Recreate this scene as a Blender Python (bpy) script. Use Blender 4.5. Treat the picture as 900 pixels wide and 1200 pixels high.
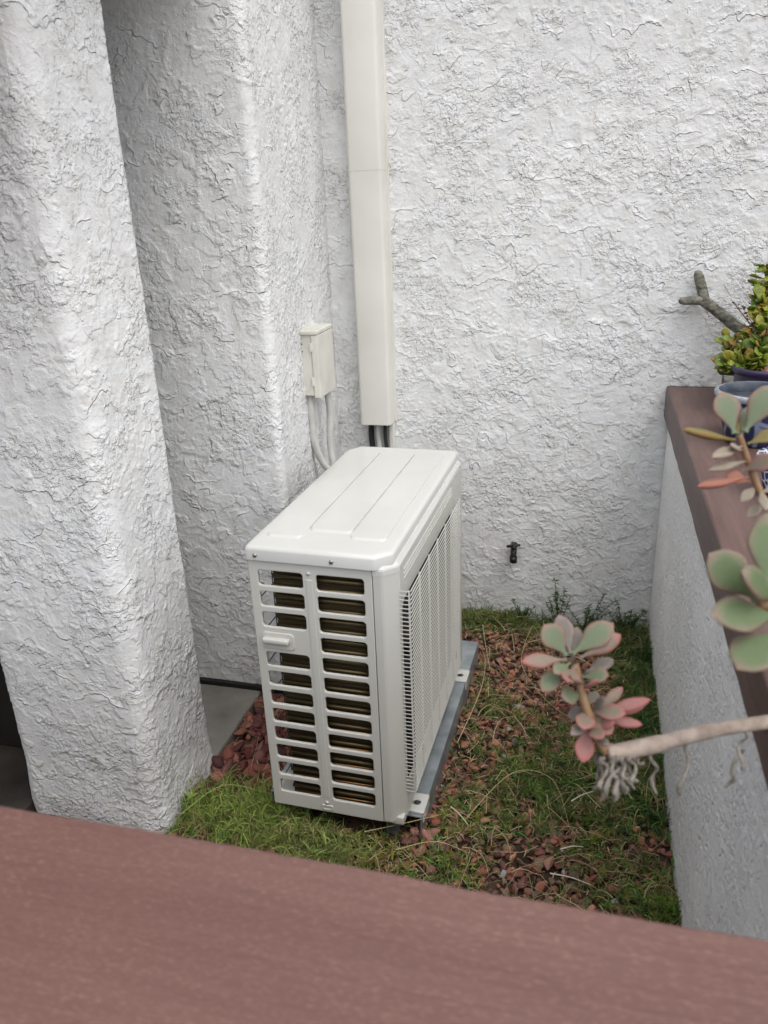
import bpy, bmesh, math, random
import numpy as np
from mathutils import Vector, Matrix, Euler
R = math.radians
for o in list(bpy.data.objects): bpy.data.objects.remove(o)
S = bpy.context.scene
COL = S.collection

# ------------------------------------------------------------------ camera
YAW, PITCH, ROLL, FPX = 0.2685, 0.3766, -0.0414, 915.87
CAM = Vector((0.5499, -1.107, 1.1461))
_f = Vector((-math.sin(YAW)*math.cos(PITCH), math.cos(YAW)*math.cos(PITCH), -math.sin(PITCH)))
_r0 = Vector((math.cos(YAW), math.sin(YAW), 0)); _u0 = _r0.cross(_f)
_r = math.cos(ROLL)*_r0 + math.sin(ROLL)*_u0
_u = -math.sin(ROLL)*_r0 + math.cos(ROLL)*_u0
cd = bpy.data.cameras.new('camera'); cam = bpy.data.objects.new('camera', cd); COL.objects.link(cam)
cam.matrix_world = Matrix(((_r.x,_u.x,-_f.x,CAM.x),(_r.y,_u.y,-_f.y,CAM.y),(_r.z,_u.z,-_f.z,CAM.z),(0,0,0,1)))
cd.sensor_fit = 'VERTICAL'; cd.sensor_height = 36; cd.sensor_width = 27
cd.lens = FPX/1200*36; cd.clip_start = 0.02; cd.clip_end = 500
cd.dof.use_dof = True; cd.dof.focus_distance = 1.65; cd.dof.aperture_fstop = 6
S.camera = cam
# ------------------------------------------------------------------ sky, sun, exposure
SUN_EL, SUN_AZ = R(62), R(132)          # azimuth clockwise from +Y
w = bpy.data.worlds.new('World'); S.world = w; w.use_nodes = True
nt = w.node_tree; bg = nt.nodes['Background']
sky = nt.nodes.new('ShaderNodeTexSky'); sky.sky_type = 'NISHITA'; sky.sun_disc = False
sky.sun_elevation = SUN_EL; sky.sun_rotation = SUN_AZ
sky.air_density = 1.0; sky.dust_density = 4.0; sky.ozone_density = 1.0
hs = nt.nodes.new('ShaderNodeHueSaturation'); hs.inputs['Saturation'].default_value = 0.40
nt.links.new(sky.outputs[0], hs.inputs['Color']); nt.links.new(hs.outputs[0], bg.inputs['Color'])
bg.inputs['Strength'].default_value = 0.15
sl = bpy.data.lights.new('sun', 'SUN'); sl.energy = 1.5; sl.angle = R(110); sl.color = (1, .985, .96)
so = bpy.data.objects.new('sun', sl); COL.objects.link(so)
sdir = Vector((math.sin(SUN_AZ)*math.cos(SUN_EL), math.cos(SUN_AZ)*math.cos(SUN_EL), math.sin(SUN_EL)))
so.rotation_euler = sdir.to_track_quat('Z', 'Y').to_euler(); so.location = (3, -3, 6)
vs = S.view_settings; vs.view_transform = 'Standard'; vs.look = 'None'; vs.gamma = 1; vs.exposure = 0.50
try: vs.use_curve_mapping = False
except Exception: pass

# ------------------------------------------------------------------ helpers
rng = random.Random(7); nr = np.random.default_rng(11)
def px(x, y, depth):
    """a place in the yard, surveyed from the photograph: pixel plus real distance"""
    return CAM + (_f + _r*((x-450)/FPX) + _u*((600-y)/FPX))*depth
def tag(o, label=None, cat=None, group=None, kind=None):
    if label: o['label'] = label
    if cat: o['category'] = cat
    if group: o['group'] = group
    if kind: o['kind'] = kind
    return o
def empty(name, loc=(0,0,0), rz=0):
    o = bpy.data.objects.new(name, None); COL.objects.link(o); o.location = loc; o.rotation_euler = (0,0,rz)
    o.empty_display_size = .05
    return o
def link(name, me, mat=None, parent=None, smooth=False):
    o = bpy.data.objects.new(name, me); COL.objects.link(o)
    if mat is not None and not me.materials: me.materials.append(mat)
    if parent is not None: o.parent = parent
    if smooth: me.shade_smooth()
    return o
def mesh_np(name, V, F, mat=None, parent=None, smooth=False, col=None):
    """V (n,3), F (m,k) arrays"""
    me = bpy.data.meshes.new(name)
    V = np.asarray(V, np.float32); F = np.asarray(F, np.int32)
    me.vertices.add(len(V)); me.vertices.foreach_set('co', V.ravel())
    k = F.shape[1]
    me.loops.add(F.size); me.loops.foreach_set('vertex_index', F.ravel())
    me.polygons.add(len(F)); me.polygons.foreach_set('loop_start', np.arange(0, F.size, k, dtype=np.int32))
    try: me.polygons.foreach_set('loop_total', np.full(len(F), k, np.int32))
    except Exception: pass
    if col is not None:
        a = me.color_attributes.new('tint', 'FLOAT_COLOR', 'POINT')
        c = np.ones((len(V), 4), np.float32); c[:, :3] = col
        a.data.foreach_set('color', c.ravel())
    me.update(calc_edges=True); me.validate()
    return link(name, me, mat, parent, smooth)
def bm_obj(name, bm, mat=None, parent=None, smooth=False):
    me = bpy.data.meshes.new(name); bm.normal_update(); bm.to_mesh(me); bm.free()
    return link(name, me, mat, parent, smooth)
def bbox_bm(x0,x1,y0,y1,z0,z1, bev=0, seg=2):
    bm = bmesh.new(); bmesh.ops.create_cube(bm, size=1)
    for v in bm.verts:
        v.co = Vector(((x0+x1)/2+v.co.x*(x1-x0), (y0+y1)/2+v.co.y*(y1-y0), (z0+z1)/2+v.co.z*(z1-z0)))
    if bev: bmesh.ops.bevel(bm, geom=bm.edges[:], offset=bev, segments=seg, affect='EDGES', profile=.6)
    return bm
def wnorm(o):
    m = o.modifiers.new('weighted', 'WEIGHTED_NORMAL'); m.keep_sharp = True; return o
def box(name, x0,x1,y0,y1,z0,z1, mat, parent=None, bev=.002, seg=2):
    o = bm_obj(name, bbox_bm(x0,x1,y0,y1,z0,z1,bev,seg), mat, parent, bev > 0)
    if bev: wnorm(o)
    return o
def join_bm(bms):
    out = bmesh.new(); me = bpy.data.meshes.new('tmp')
    for b in bms:
        b.to_mesh(me); b.free(); out.from_mesh(me)
    bpy.data.meshes.remove(me); return out
def tube_arrays(pts, radii, n=8, cap=True, base=0, twist=None):
    pts = [Vector(p) for p in pts]; V = []; F = []
    up = Vector((0,0,1)); prev = None
    for i, p in enumerate(pts):
        d = (pts[min(i+1,len(pts)-1)] - pts[max(i-1,0)]).normalized()
        if prev is None:
            a = d.cross(up)
            if a.length < 1e-3: a = d.cross(Vector((1,0,0)))
            a.normalize()
        else:
            a = (prev - d*prev.dot(d)).normalized()
        prev = a; b = d.cross(a)
        for k in range(n):
            t = 2*math.pi*k/n
            V.append(p + (a*math.cos(t)+b*math.sin(t))*radii[i])
    for i in range(len(pts)-1):
        for k in range(n):
            F.append((base+i*n+k, base+i*n+(k+1)%n, base+(i+1)*n+(k+1)%n, base+(i+1)*n+k))
    return V, F
def tube_bm(pts, radii, n=8, bm=None):
    if not hasattr(radii, '__len__'): radii = [radii]*len(pts)
    V, F = tube_arrays(pts, radii, n)
    bm = bm or bmesh.new(); vv = [bm.verts.new(v) for v in V]
    for f in F: bm.faces.new([vv[i] for i in f])
    bm.faces.new(vv[:n][::-1]); bm.faces.new(vv[-n:])
    return bm
def tube(name, pts, radii, mat, parent=None, n=8):
    return bm_obj(name, tube_bm(pts, radii, n), mat, parent, True)
def spline(pts, n=8):
    P = [Vector(p) for p in pts]; out = []
    for i in range(len(P)-1):
        a = P[max(i-1,0)]; b = P[i]; c = P[i+1]; d = P[min(i+2,len(P)-1)]
        for k in range(n):
            t = k/n
            out.append(.5*((2*b)+(c-a)*t+(2*a-5*b+4*c-d)*t*t+(3*b-a-3*c+d)*t**3))
    out.append(P[-1]); return out
def lathe(name, prof, mat, parent=None, n=32, loc=(0,0,0), smooth=True):
    V = []; F = []
    for r, z in prof:
        for k in range(n):
            t = 2*math.pi*k/n; V.append((loc[0]+r*math.cos(t), loc[1]+r*math.sin(t), loc[2]+z))
    m = len(prof)
    for i in range(m-1):
        for k in range(n): F.append((i*n+k, i*n+(k+1)%n, (i+1)*n+(k+1)%n, (i+1)*n+k))
    return mesh_np(name, V, F, mat, parent, smooth)
def rrect(x0,x1,y0,y1,r,n=5):
    out = []
    for cx,cy,a in ((x1-r,y1-r,0),(x0+r,y1-r,90),(x0+r,y0+r,180),(x1-r,y0+r,270)):
        for k in range(n+1):
            t = R(a+90*k/n); out.append((cx+r*math.cos(t), cy+r*math.sin(t)))
    return out
def circ(cx,cy,r,n=24): return [(cx+r*math.cos(2*math.pi*k/n), cy+r*math.sin(2*math.pi*k/n)) for k in range(n)]
def plate(name, outer, holes, thick, mat, parent, M, bev=.0012, seg=2):
    """flat plate with holes in local XY, extruded both ways by thick/2, placed by matrix M"""
    cu = bpy.data.curves.new(name, 'CURVE'); cu.dimensions = '2D'; cu.fill_mode = 'BOTH'
    for poly in [outer]+holes:
        sp = cu.splines.new('POLY'); sp.points.add(len(poly)-1); sp.use_cyclic_u = True
        for p, q in zip(sp.points, poly): p.co = (q[0], q[1], 0, 1)
    cu.extrude = max(thick/2-bev, 1e-5); cu.bevel_depth = bev; cu.bevel_resolution = seg; cu.offset = -bev
    t = bpy.data.objects.new('tmp', cu); COL.objects.link(t)
    dg = bpy.context.evaluated_depsgraph_get()
    me = bpy.data.meshes.new_from_object(t.evaluated_get(dg)); me.name = name
    bpy.data.objects.remove(t); bpy.data.curves.remove(cu)
    me.transform(M); me.materials.clear()
    o = link(name, me, mat, parent)
    return o
XZ = Matrix(((1,0,0,0),(0,0,1,0),(0,1,0,0),(0,0,0,1)))   # local (x,y) -> world (x, 0, y)
YZ = Matrix(((0,0,1,0),(1,0,0,0),(0,1,0,0),(0,0,0,1)))   # local (x,y) -> world (0, x, y)

# ---- numpy perlin
_perm = np.random.default_rng(3).permutation(1024)
_gr = np.stack([np.cos(np.arange(64)/64*2*np.pi), np.sin(np.arange(64)/64*2*np.pi)], 1)
def pn(x, y, seed=0):
    xi = np.floor(x).astype(np.int64); yi = np.floor(y).astype(np.int64); fx = x-xi; fy = y-yi
    def g(i, j, dx, dy):
        h = _perm[(_perm[(i+seed*131) & 1023] + j) & 1023] & 63
        return _gr[h,0]*dx + _gr[h,1]*dy
    u = fx*fx*fx*(fx*(fx*6-15)+10); v = fy*fy*fy*(fy*(fy*6-15)+10)
    a = g(xi,yi,fx,fy); b = g(xi+1,yi,fx-1,fy); c = g(xi,yi+1,fx,fy-1); d = g(xi+1,yi+1,fx-1,fy-1)
    return ((a+(b-a)*u) + ((c+(d-c)*u)-(a+(b-a)*u))*v)*1.5
def fbm(x, y, o=4, seed=0):
    s = 0; a = 1
    for k in range(o): s = s + a*pn(x*2**k, y*2**k, seed+k*7); a *= .5
    return s
def sst(a, b, x):
    t = np.clip((x-a)/(b-a), 0, 1); return t*t*(3-2*t)

# ------------------------------------------------------------------ materials
def mat(name, color=(.5,.5,.5), rough=.6, metal=0, spec=.5):
    m = bpy.data.materials.new(name); m.use_nodes = True
    b = m.node_tree.nodes['Principled BSDF']
    b.inputs['Base Color'].default_value = (*color, 1); b.inputs['Roughness'].default_value = rough
    b.inputs['Metallic'].default_value = metal
    b.inputs['Specular IOR Level'].default_value = spec
    return m
def N(m, t, **kw):
    n = m.node_tree.nodes.new(t)
    for k, v in kw.items():
        if k in n.inputs: n.inputs[k].default_value = v
        else: setattr(n, k, v)
    return n
def L(m, a, b): m.node_tree.links.new(a, b)
def bsdf(m): return m.node_tree.nodes['Principled BSDF']
def vary(m, c0, c1, scale, detail=4, lo=.35, hi=.65, stretch=None, chain=None, mode='MIX', fac=1.0):
    """colour variation by noise in object space"""
    tc = N(m, 'ShaderNodeTexCoord'); src = tc.outputs['Object']
    if stretch:
        mp = N(m, 'ShaderNodeMapping'); mp.inputs['Scale'].default_value = stretch; L(m, src, mp.inputs[0]); src = mp.outputs[0]
    n = N(m, 'ShaderNodeTexNoise', Scale=scale, Detail=detail); L(m, src, n.inputs['Vector'])
    r = N(m, 'ShaderNodeValToRGB'); r.color_ramp.elements[0].position = lo; r.color_ramp.elements[1].position = hi
    r.color_ramp.elements[0].color = (*c0,1); r.color_ramp.elements[1].color = (*c1,1); L(m, n.outputs[0], r.inputs[0])
    out = r.outputs[0]
    if chain is not None:
        mx = N(m, 'ShaderNodeMix', data_type='RGBA', blend_type=mode); mx.inputs[0].default_value = fac
        L(m, chain, mx.inputs[6]); L(m, out, mx.inputs[7]); out = mx.outputs[2]
    L(m, out, bsdf(m).inputs['Base Color'])
    return out, n.outputs[0]
def bump(m, scale, strength, dist=.002, detail=3, stretch=None, prev=None):
    tc = N(m, 'ShaderNodeTexCoord'); src = tc.outputs['Object']
    if stretch:
        mp = N(m, 'ShaderNodeMapping'); mp.inputs['Scale'].default_value = stretch; L(m, src, mp.inputs[0]); src = mp.outputs[0]
    n = N(m, 'ShaderNodeTexNoise', Scale=scale, Detail=detail); L(m, src, n.inputs['Vector'])
    b = N(m, 'ShaderNodeBump', Strength=strength, Distance=dist); L(m, n.outputs[0], b.inputs['Height'])
    if prev is not None: L(m, prev, b.inputs['Normal'])
    L(m, b.outputs[0], bsdf(m).inputs['Normal']); return b.outputs[0]
def tinted(name, rough=.6, spec=.4, trans=0):
    m = mat(name, (.5,.5,.5), rough, 0, spec); a = N(m, 'ShaderNodeAttribute', attribute_name='tint')
    L(m, a.outputs['Color'], bsdf(m).inputs['Base Color'])
    if trans:
        b = bsdf(m); tr = N(m, 'ShaderNodeBsdfTranslucent'); L(m, a.outputs['Color'], tr.inputs[0])
        mx = N(m, 'ShaderNodeMixShader'); mx.inputs[0].default_value = trans
        L(m, b.outputs[0], mx.inputs[1]); L(m, tr.outputs[0], mx.inputs[2])
        L(m, mx.outputs[0], m.node_tree.nodes['Material Output'].inputs[0])
    return m

M_STUCCO = mat('white_stucco', (.6,.6,.6), .92, 0, .2)
c, _ = vary(M_STUCCO, (.68,.69,.70), (.74,.745,.745), 2.2, 5)
vary(M_STUCCO, (.90,.89,.86), (1,1,1), 38, 4, .32, .6, chain=c, mode='MULTIPLY')
def plaster(m, sc=1.0, mask=(.44,.56), lipd=.0022, k=1.0):
    """flat trowelled plates with ragged edges, dashed areas between, sandy grain over all"""
    tc = N(m, 'ShaderNodeTexCoord'); src = tc.outputs['Object']
    def noise(scale, detail, rough, off, dist=0.):
        mp = N(m, 'ShaderNodeMapping'); mp.inputs['Location'].default_value = (off, off*.6, off*1.7); L(m, src, mp.inputs[0])
        n = N(m, 'ShaderNodeTexNoise', Scale=scale, Detail=detail, Roughness=rough, Distortion=dist); L(m, mp.outputs[0], n.inputs['Vector']); return n.outputs[0]
    def ramp(v, a, b):
        r = N(m, 'ShaderNodeMapRange', interpolation_type='SMOOTHSTEP', **{'From Min': a, 'From Max': b}); L(m, v, r.inputs[0]); return r.outputs[0]
    def mth(op, a, b=None):
        q = N(m, 'ShaderNodeMath', operation=op)
        for i, v in enumerate((a, b)):
            if v is None: continue
            if isinstance(v, (int, float)): q.inputs[i].default_value = v
            else: L(m, v, q.inputs[i])
        return q.outputs[0]
    def bmp(h, dist, prev):
        b = N(m, 'ShaderNodeBump', Strength=1.0, Distance=dist*k); L(m, h, b.inputs['Height'])
        if prev is not None: L(m, prev, b.inputs['Normal'])
        return b.outputs[0]
    dash = ramp(noise(7.5, 3, .5, 2.), *mask)
    def lips(pit, dist, prev, thr, off, mask):
        mp = N(m, 'ShaderNodeMapping'); mp.inputs['Location'].default_value = (off, off*.7, off*1.3); mp.inputs['Scale'].default_value = (1/pit, 1/pit, 1.15/pit); L(m, src, mp.inputs[0])
        na = N(m, 'ShaderNodeTexNoise', Scale=.75, Detail=3.5, Roughness=.5, Distortion=.15); L(m, mp.outputs[0], na.inputs['Vector'])
        sx = N(m, 'ShaderNodeSeparateXYZ'); L(m, src, sx.inputs[0])
        t = mth('SUBTRACT', mth('MULTIPLY', na.outputs[0], 4.6), mth('MULTIPLY', sx.outputs[2], .8/pit))
        fl = mth('FLOOR', t); fr = mth('FRACT', t)
        cx = N(m, 'ShaderNodeCombineXYZ'); L(m, mth('MULTIPLY', fl, 5.31), cx.inputs[0]); L(m, mth('MULTIPLY', fl, 2.17), cx.inputs[1])
        va = N(m, 'ShaderNodeVectorMath', operation='ADD'); L(m, mp.outputs[0], va.inputs[0]); L(m, cx.outputs[0], va.inputs[1])
        nb = N(m, 'ShaderNodeTexNoise', Scale=.6, Detail=2); L(m, va.outputs[0], nb.inputs['Vector'])
        on = ramp(nb.outputs[0], thr, thr+.10)
        dr_ = N(m, 'ShaderNodeMapRange', interpolation_type='SMOOTHSTEP', **{'From Min': .90, 'From Max': 1.0, 'To Min': 1.0, 'To Max': 0.0}); L(m, fr, dr_.inputs[0])
        h = mth('MULTIPLY', mth('MULTIPLY', mth('POWER', fr, 2.5), dr_.outputs[0]), on)
        return bmp(mth('MULTIPLY', h, mask), dist, prev)
    nrm = bmp(noise(320*sc, 3, .55, 0.), .0008, None)
    nrm = bmp(mth('MULTIPLY', ramp(noise(130*sc, 3, .55, 5., .3), .48, .62), mth('ADD', mth('MULTIPLY', dash, .7), .3)), .0011, nrm)
    nrm = bmp(mth('MULTIPLY', ramp(noise(58*sc, 4, .55, 9., .3), .49, .58), dash), .0015, nrm)
    nrm = bmp(ramp(noise(19*sc, 5, .55, 14., .3), .51, .565), .0015, nrm)
    flat = mth('SUBTRACT', 1.2, mth('MULTIPLY', dash, .4))
    nrm = lips(.055, lipd*1.35, nrm, .50, 0., flat)
    nrm = lips(.030, lipd*.9, nrm, .49, 3.1, mth('ADD', mth('MULTIPLY', dash, .7), .3))
    L(m, nrm, bsdf(m).inputs['Normal'])
plaster(M_STUCCO, .92, (.47,.57), .0022, .9)
M_PITTED = mat('light_lifted_stucco', (.8,.8,.8), .9, 0, .2)  # same plaster, lightened to stand in for light the low wall lacks
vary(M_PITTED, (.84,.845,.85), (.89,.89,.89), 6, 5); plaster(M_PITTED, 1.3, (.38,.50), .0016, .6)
M_WOOD = mat('painted_redwood', (.2,.11,.1), .55, 0, .45)
c, _ = vary(M_WOOD, (.122,.060,.050), (.146,.076,.064), 3.0, 6, .3, .7, (1,7,7))
c, _ = vary(M_WOOD, (.93,.92,.92), (1.03,1.03,1.03), 34, 8, .3, .65, (.3,5,5), chain=c, mode='MULTIPLY')
c, _ = vary(M_WOOD, (.95,.94,.94), (1.5,1.58,1.6), 620, 3, .52, .74, (.30,1,1), chain=c, mode='MULTIPLY')
b1 = bump(M_WOOD, 30, .35, .003, 5, (.35,5,5)); bump(M_WOOD, 260, .35, .001, 3, (.5,1,1), b1)
M_WOODY = mat('painted_redwood_worn', (.2,.11,.1), .5, 0, .5)
c, _ = vary(M_WOODY, (.095,.052,.044), (.140,.086,.075), 3.0, 6, .3, .7, (7,1,7))
vary(M_WOODY, (.78,.78,.78), (1.05,1.05,1.05), 14, 6, .3, .65, (9,.6,9), chain=c, mode='MULTIPLY')
b1 = bump(M_WOODY, 30, .4, .003, 5, (6,.3,6)); bump(M_WOODY, 260, .3, .001, 3, (1,.5,1), b1)
M_CONC = mat('weathered_concrete', (.3,.29,.27), .9, 0, .2)
c, _ = vary(M_CONC, (.14,.132,.115), (.25,.24,.22), 7, 6)
bump(M_CONC, 160, .4, .002)
M_SOIL = mat('dark_soil', (.05,.035,.025), 1, 0, .1)
vary(M_SOIL, (.035,.024,.018), (.085,.052,.038), 24, 6); bump(M_SOIL, 90, .8, .006)
M_ROCK = tinted('red_lava_rock', .95, .15); bump(M_ROCK, 240, .7, .002, 4)
M_GRASS = tinted('grass_blade', .6, .3, .3)
M_STRAW = tinted('dry_straw', .8, .2)
M_UNIT = mat('cream_enamel', (.60,.60,.555), .34, 0, .45)
vary(M_UNIT, (.50,.50,.462), (.53,.53,.492), 5, 5); bump(M_UNIT, 600, .03, .0006)
M_LID = mat('glossy_white_enamel', (.72,.725,.70), .08, 0, .55)
vary(M_LID, (.535,.54,.515), (.575,.58,.555), 6, 5)
M_PVC = mat('ivory_vinyl', (.60,.59,.54), .42, 0, .4); vary(M_PVC, (.61,.605,.55), (.69,.68,.63), 4, 5)
M_BOX = mat('beige_painted_steel', (.60,.59,.53), .42, 0, .4); vary(M_BOX, (.54,.53,.47), (.63,.62,.56), 14, 5)
M_COND = mat('grey_conduit', (.52,.52,.49), .5, 0, .4); vary(M_COND, (.45,.45,.42), (.56,.56,.53), 30, 4)
M_GALV = mat('galvanised_steel', (.42,.47,.50), .48, .75, .5)
c, _ = vary(M_GALV, (.30,.34,.37), (.50,.55,.58), 18, 5)
M_BLACK = mat('black_foam', (.02,.02,.02), .7, 0, .3); bump(M_BLACK, 200, .3)
M_COIL = mat('coil_fin', (.10,.075,.035), .4, .7, .5)
M_FINS = mat('brown_fins', (.035,.024,.010), .6, .3, .4); vary(M_FINS, (.018,.013,.006), (.07,.05,.022), 60, 3, .35, .65, (.2,.2,6))
M_COPPER = mat('copper_tube', (.25,.13,.05), .4, .9, .5)
M_SCREW = mat('screw_steel', (.35,.34,.32), .4, .9, .5)
M_WIRE = mat('dark_wire', (.05,.05,.05), .5, .2, .4)
M_IRON = mat('black_iron', (.015,.016,.016), .45, .3, .5); bump(M_IRON, 200, .3)
M_DARKFILL = mat('dark_shade_fill', (.02,.017,.015), .5, 0, .4); vary(M_DARKFILL, (.016,.014,.013), (.028,.024,.021), 6, 5)  # near-black standing in for porch shade; also fills the house core

# ------------------------------------------------------------------ stucco sheets
def stucco_h(s, z, seed, ang=0., pits=0., amp=1.0):
    """height of hand-thrown stucco in metres"""
    ca, sa = math.cos(ang), math.sin(ang)
    x = s*ca - z*sa; y = s*sa + z*ca
    rough = sst(-.10, .25, fbm(x/.14, y/.14, 3, seed+1))            # 1 = dashed, 0 = trowelled smooth
    wx = x + .006*fbm(x/.03, y/.03, 3, seed+2); wy = y + .005*fbm(x/.03+9, y/.03, 3, seed+3)
    h = .0018*fbm(x/.5, y/.5, 2, seed+4)
    # lapped trowel strokes: nearly flat, ending in a thin ragged lip along the lower edge
    for k, (pit, a, ns, asp) in enumerate(((.15, .0026, 1.6, .9), (.07, .0022, 1.4, .9), (.034, .0013, 1.2, .9))):
        t = -wy/pit + ns*fbm(wx/(pit*asp), wy/(pit*.9), 3, seed+20+k*5)
        fl = np.floor(t); fr = t-fl
        on = sst(.02, .12, pn(wx/(pit*1.0)+fl*3.71, wy/(pit*1.3)+fl*1.37, seed+30+k) - (.04, .0, .02, .05)[k])
        if k > 1: on = on*rough
        e = .0024/pit
        h = h + a*on*(.15+.85*fr**2.5)*(1-sst(1-2.2*e, 1-.2*e, fr))*sst(.0, .1, fr)
    # spatter knocked flat
    sp = pn(wx/.0105, wy/.0085, seed+40) + .5*pn(wx/.0055, wy/.005, seed+41)
    h = h + .0011*sst(.14, .24, sp)*rough*sst(-.15, .15, pn(x/.06, y/.06, seed+42))
    h = h + .00055*pn(x/.0062, y/.0062, seed+43)*(.3+rough)
    if pits:
        ps = pn(wx/.009, wy/.009, seed+50) + .45*pn(wx/.005, wy/.006, seed+51) + .35*fbm(x/.12, y/.12, 2, seed+52)
        h = h*(1-.85*pits) - .0032*pits*sst(.42, .58, ps)
    return h*amp*.6
def path_sheet(name, pts, zs, seed, parent=None, material=None, ang=0., pits=None, fine=.0027, coarse=.03, fineseg=None, bulge=None, closed_top=False):
    """stucco skin along a plan path (outside on the right of travel), rounded corners given by points"""
    P = [np.array(p, float) for p in pts]; ss = [0.]
    for a, b in zip(P[:-1], P[1:]): ss.append(ss[-1]+np.linalg.norm(b-a))
    ss = np.array(ss); sv = []
    for i in range(len(P)-1):
        st = fine if (fineseg is None or fineseg[i]) else coarse
        n = max(1, int(math.ceil((ss[i+1]-ss[i])/st)))
        sv.extend(np.linspace(ss[i], ss[i+1], n, endpoint=False))
    sv.append(ss[-1]); sv = np.array(sv)
    X = np.interp(sv, ss, [p[0] for p in P]); Y = np.interp(sv, ss, [p[1] for p in P])
    # normals, smoothed over the corners
    dn = []
    for a, b in zip(P[:-1], P[1:]):
        d = (b-a)/np.linalg.norm(b-a); dn.append((d[1], -d[0]))
    dn = np.array(dn); mid = (ss[:-1]+ss[1:])/2
    vn = np.vstack([dn[:1], (dn[:-1]+dn[1:])/2, dn[-1:]])
    key = []; kn = []
    for i in range(len(P)-1):
        e = min(.012, (ss[i+1]-ss[i])*.45)
        key += [ss[i]+e, ss[i+1]-e]; kn += [dn[i], dn[i]]
    kn = np.array(kn); nx = np.interp(sv, key, kn[:,0]); ny = np.interp(sv, key, kn[:,1])
    ln = np.hypot(nx, ny); nx /= ln; ny /= ln
    Sg, Zg = np.meshgrid(sv, zs)
    pit = 0. if pits is None else pits(X, Y)[None, :]
    h = stucco_h(Sg, Zg, seed, ang, 0.) if pits is None else (lambda a, b: a*(1-pit)+b*pit)(stucco_h(Sg, Zg, seed, ang, 0.), stucco_h(Sg, Zg, seed, ang, 1.))
    if bulge is not None: h = h + bulge(Sg, Zg, X, Y)
    V = np.stack([X[None]+nx[None]*h, Y[None]+ny[None]*h, Zg+0*h], -1).reshape(-1, 3)
    nz, ns = len(zs), len(sv)
    i = np.arange(nz-1)[:, None]*ns + np.arange(ns-1)[None, :]
    F = np.stack([i, i+1, i+ns+1, i+ns], -1).reshape(-1, 4)
    return mesh_np(name, V, F, material or M_STUCCO, parent, True)
def zrange(z0, zf, z1, fine=.0027, coarse=.03):
    a = np.arange(z0, zf, fine); b = np.linspace(zf, z1, max(2, int((z1-zf)/coarse)))
    return np.concatenate([a, b])
def arc(cx, cy, r, a0, a1, n=5):
    return [(cx+r*math.cos(R(a0+(a1-a0)*k/n)), cy+r*math.sin(R(a0+(a1-a0)*k/n))) for k in range(n+1)]

YB, XR, ZC = .9378, .7451, .6945
# ground
def ground_h(x, y): return .010*fbm(x/.22, y/.22, 3, 90) + .004*fbm(x/.05, y/.05, 2, 91)
def make_ground():
    g = np.concatenate([-np.geomspace(300, 2.2, 22), np.linspace(-2, 2, 161), np.geomspace(2.2, 300, 22)])
    X, Y = np.meshgrid(g, g); H = np.where((abs(X) < 2) & (abs(Y) < 2), ground_h(X, Y), 0) - .012
    # under the paved porch and the house the soil lies lower
    H = np.where((X < -.21) & (Y > .14) & (X > -2.3) & (Y < 1.0), -.03, H); H = np.where((X < -.53) & (Y > -.9) & (X > -2.3) & (Y < .2), -.03, H)
    V = np.stack([X, Y, H], -1).reshape(-1, 3); n = len(g)
    i = np.arange(n-1)[:, None]*n + np.arange(n-1)[None, :]
    return tag(mesh_np('ground', V, np.stack([i, i+1, i+n+1, i+n], -1).reshape(-1, 4), M_SOIL, None, True), kind='structure')
make_ground()
slab = tag(bm_obj('pavement', join_bm([bbox_bm(-.5260, -.208, .150, .45, -.06, .018, .005)]), M_CONC, None, True), kind='structure')

M_PORCH = mat('porch_concrete_shade', (.035,.03,.026), .7, 0, .3); vary(M_PORCH, (.022,.019,.016), (.05,.043,.037), 9, 6); bump(M_PORCH, 140, .4, .002)  # porch concrete with its shade put into a darker colour
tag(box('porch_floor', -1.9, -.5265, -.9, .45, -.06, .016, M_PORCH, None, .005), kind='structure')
# the house: recessed porch wall, rounded pier corner and tall back wall are one stucco skin
house = tag(empty('house', (-.1, .94, 0)), 'white rough stucco house with a tall wall stepped back behind the condenser', 'house')
def in_house(o):
    o.parent = house; o.matrix_parent_inverse = Matrix.Translation((.1, -.94, 0)); return o
cpts = [(-2.2, .424), (-.47, .424)] + arc(-.120, .444, .02, -90, 0, 5)
cpts += [(-.133, YB), (1.06, YB), (3.2, YB)]
wallo = path_sheet('wall', cpts, zrange(-.02, 1.66, 2.9), 5, None, ang=0.06,
    pits=lambda X, Y: sst(.44, .50, Y)*(1-sst(.90, .937, Y)), fineseg=[0,1]+[1]*5+[1,1,0])
in_house(wallo)
in_house(box('screed_gap_shade', -2.2, -.135, .411, .44, .0185, .030, M_IRON, None, 0))  # screed strip in black, standing in for the shaded gap below
in_house(box('core', -2.2, -.16, .445, 1.6, .02, 2.88, M_DARKFILL, None, 0))
in_house(box('core', -.16, 3.2, .965, 1.6, -.03, 2.88, M_DARKFILL, None, 0))
in_house(box('added_shade_roof', -2.4, -.13, -.85, .46, 1.60, 1.80, M_STUCCO, None, .01))  # unseen roof, added to shade the recess and pillar front
in_house(box('roof', -2.4, 3.3, .80, 1.7, 2.9, 3.02, M_STUCCO, None, .01))
dr = tag(empty('shade_panel', (-.9, .11, .018)), 'black panelled slab added to darken the porch recess left of the stucco pillar', 'shade_panel')  # invented panelled leaf, added so the recess reads dark
def dpart(n, *a, bev=.004, m=None):
    o = box(n, *a, m or M_DARKFILL, None, bev); o.parent = dr; o.matrix_parent_inverse = Matrix.Translation((.9, -.11, -.018)); return o
dpart('shade_leaf', -1.30, -.60, .090, .122, .02, 1.83)
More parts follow.
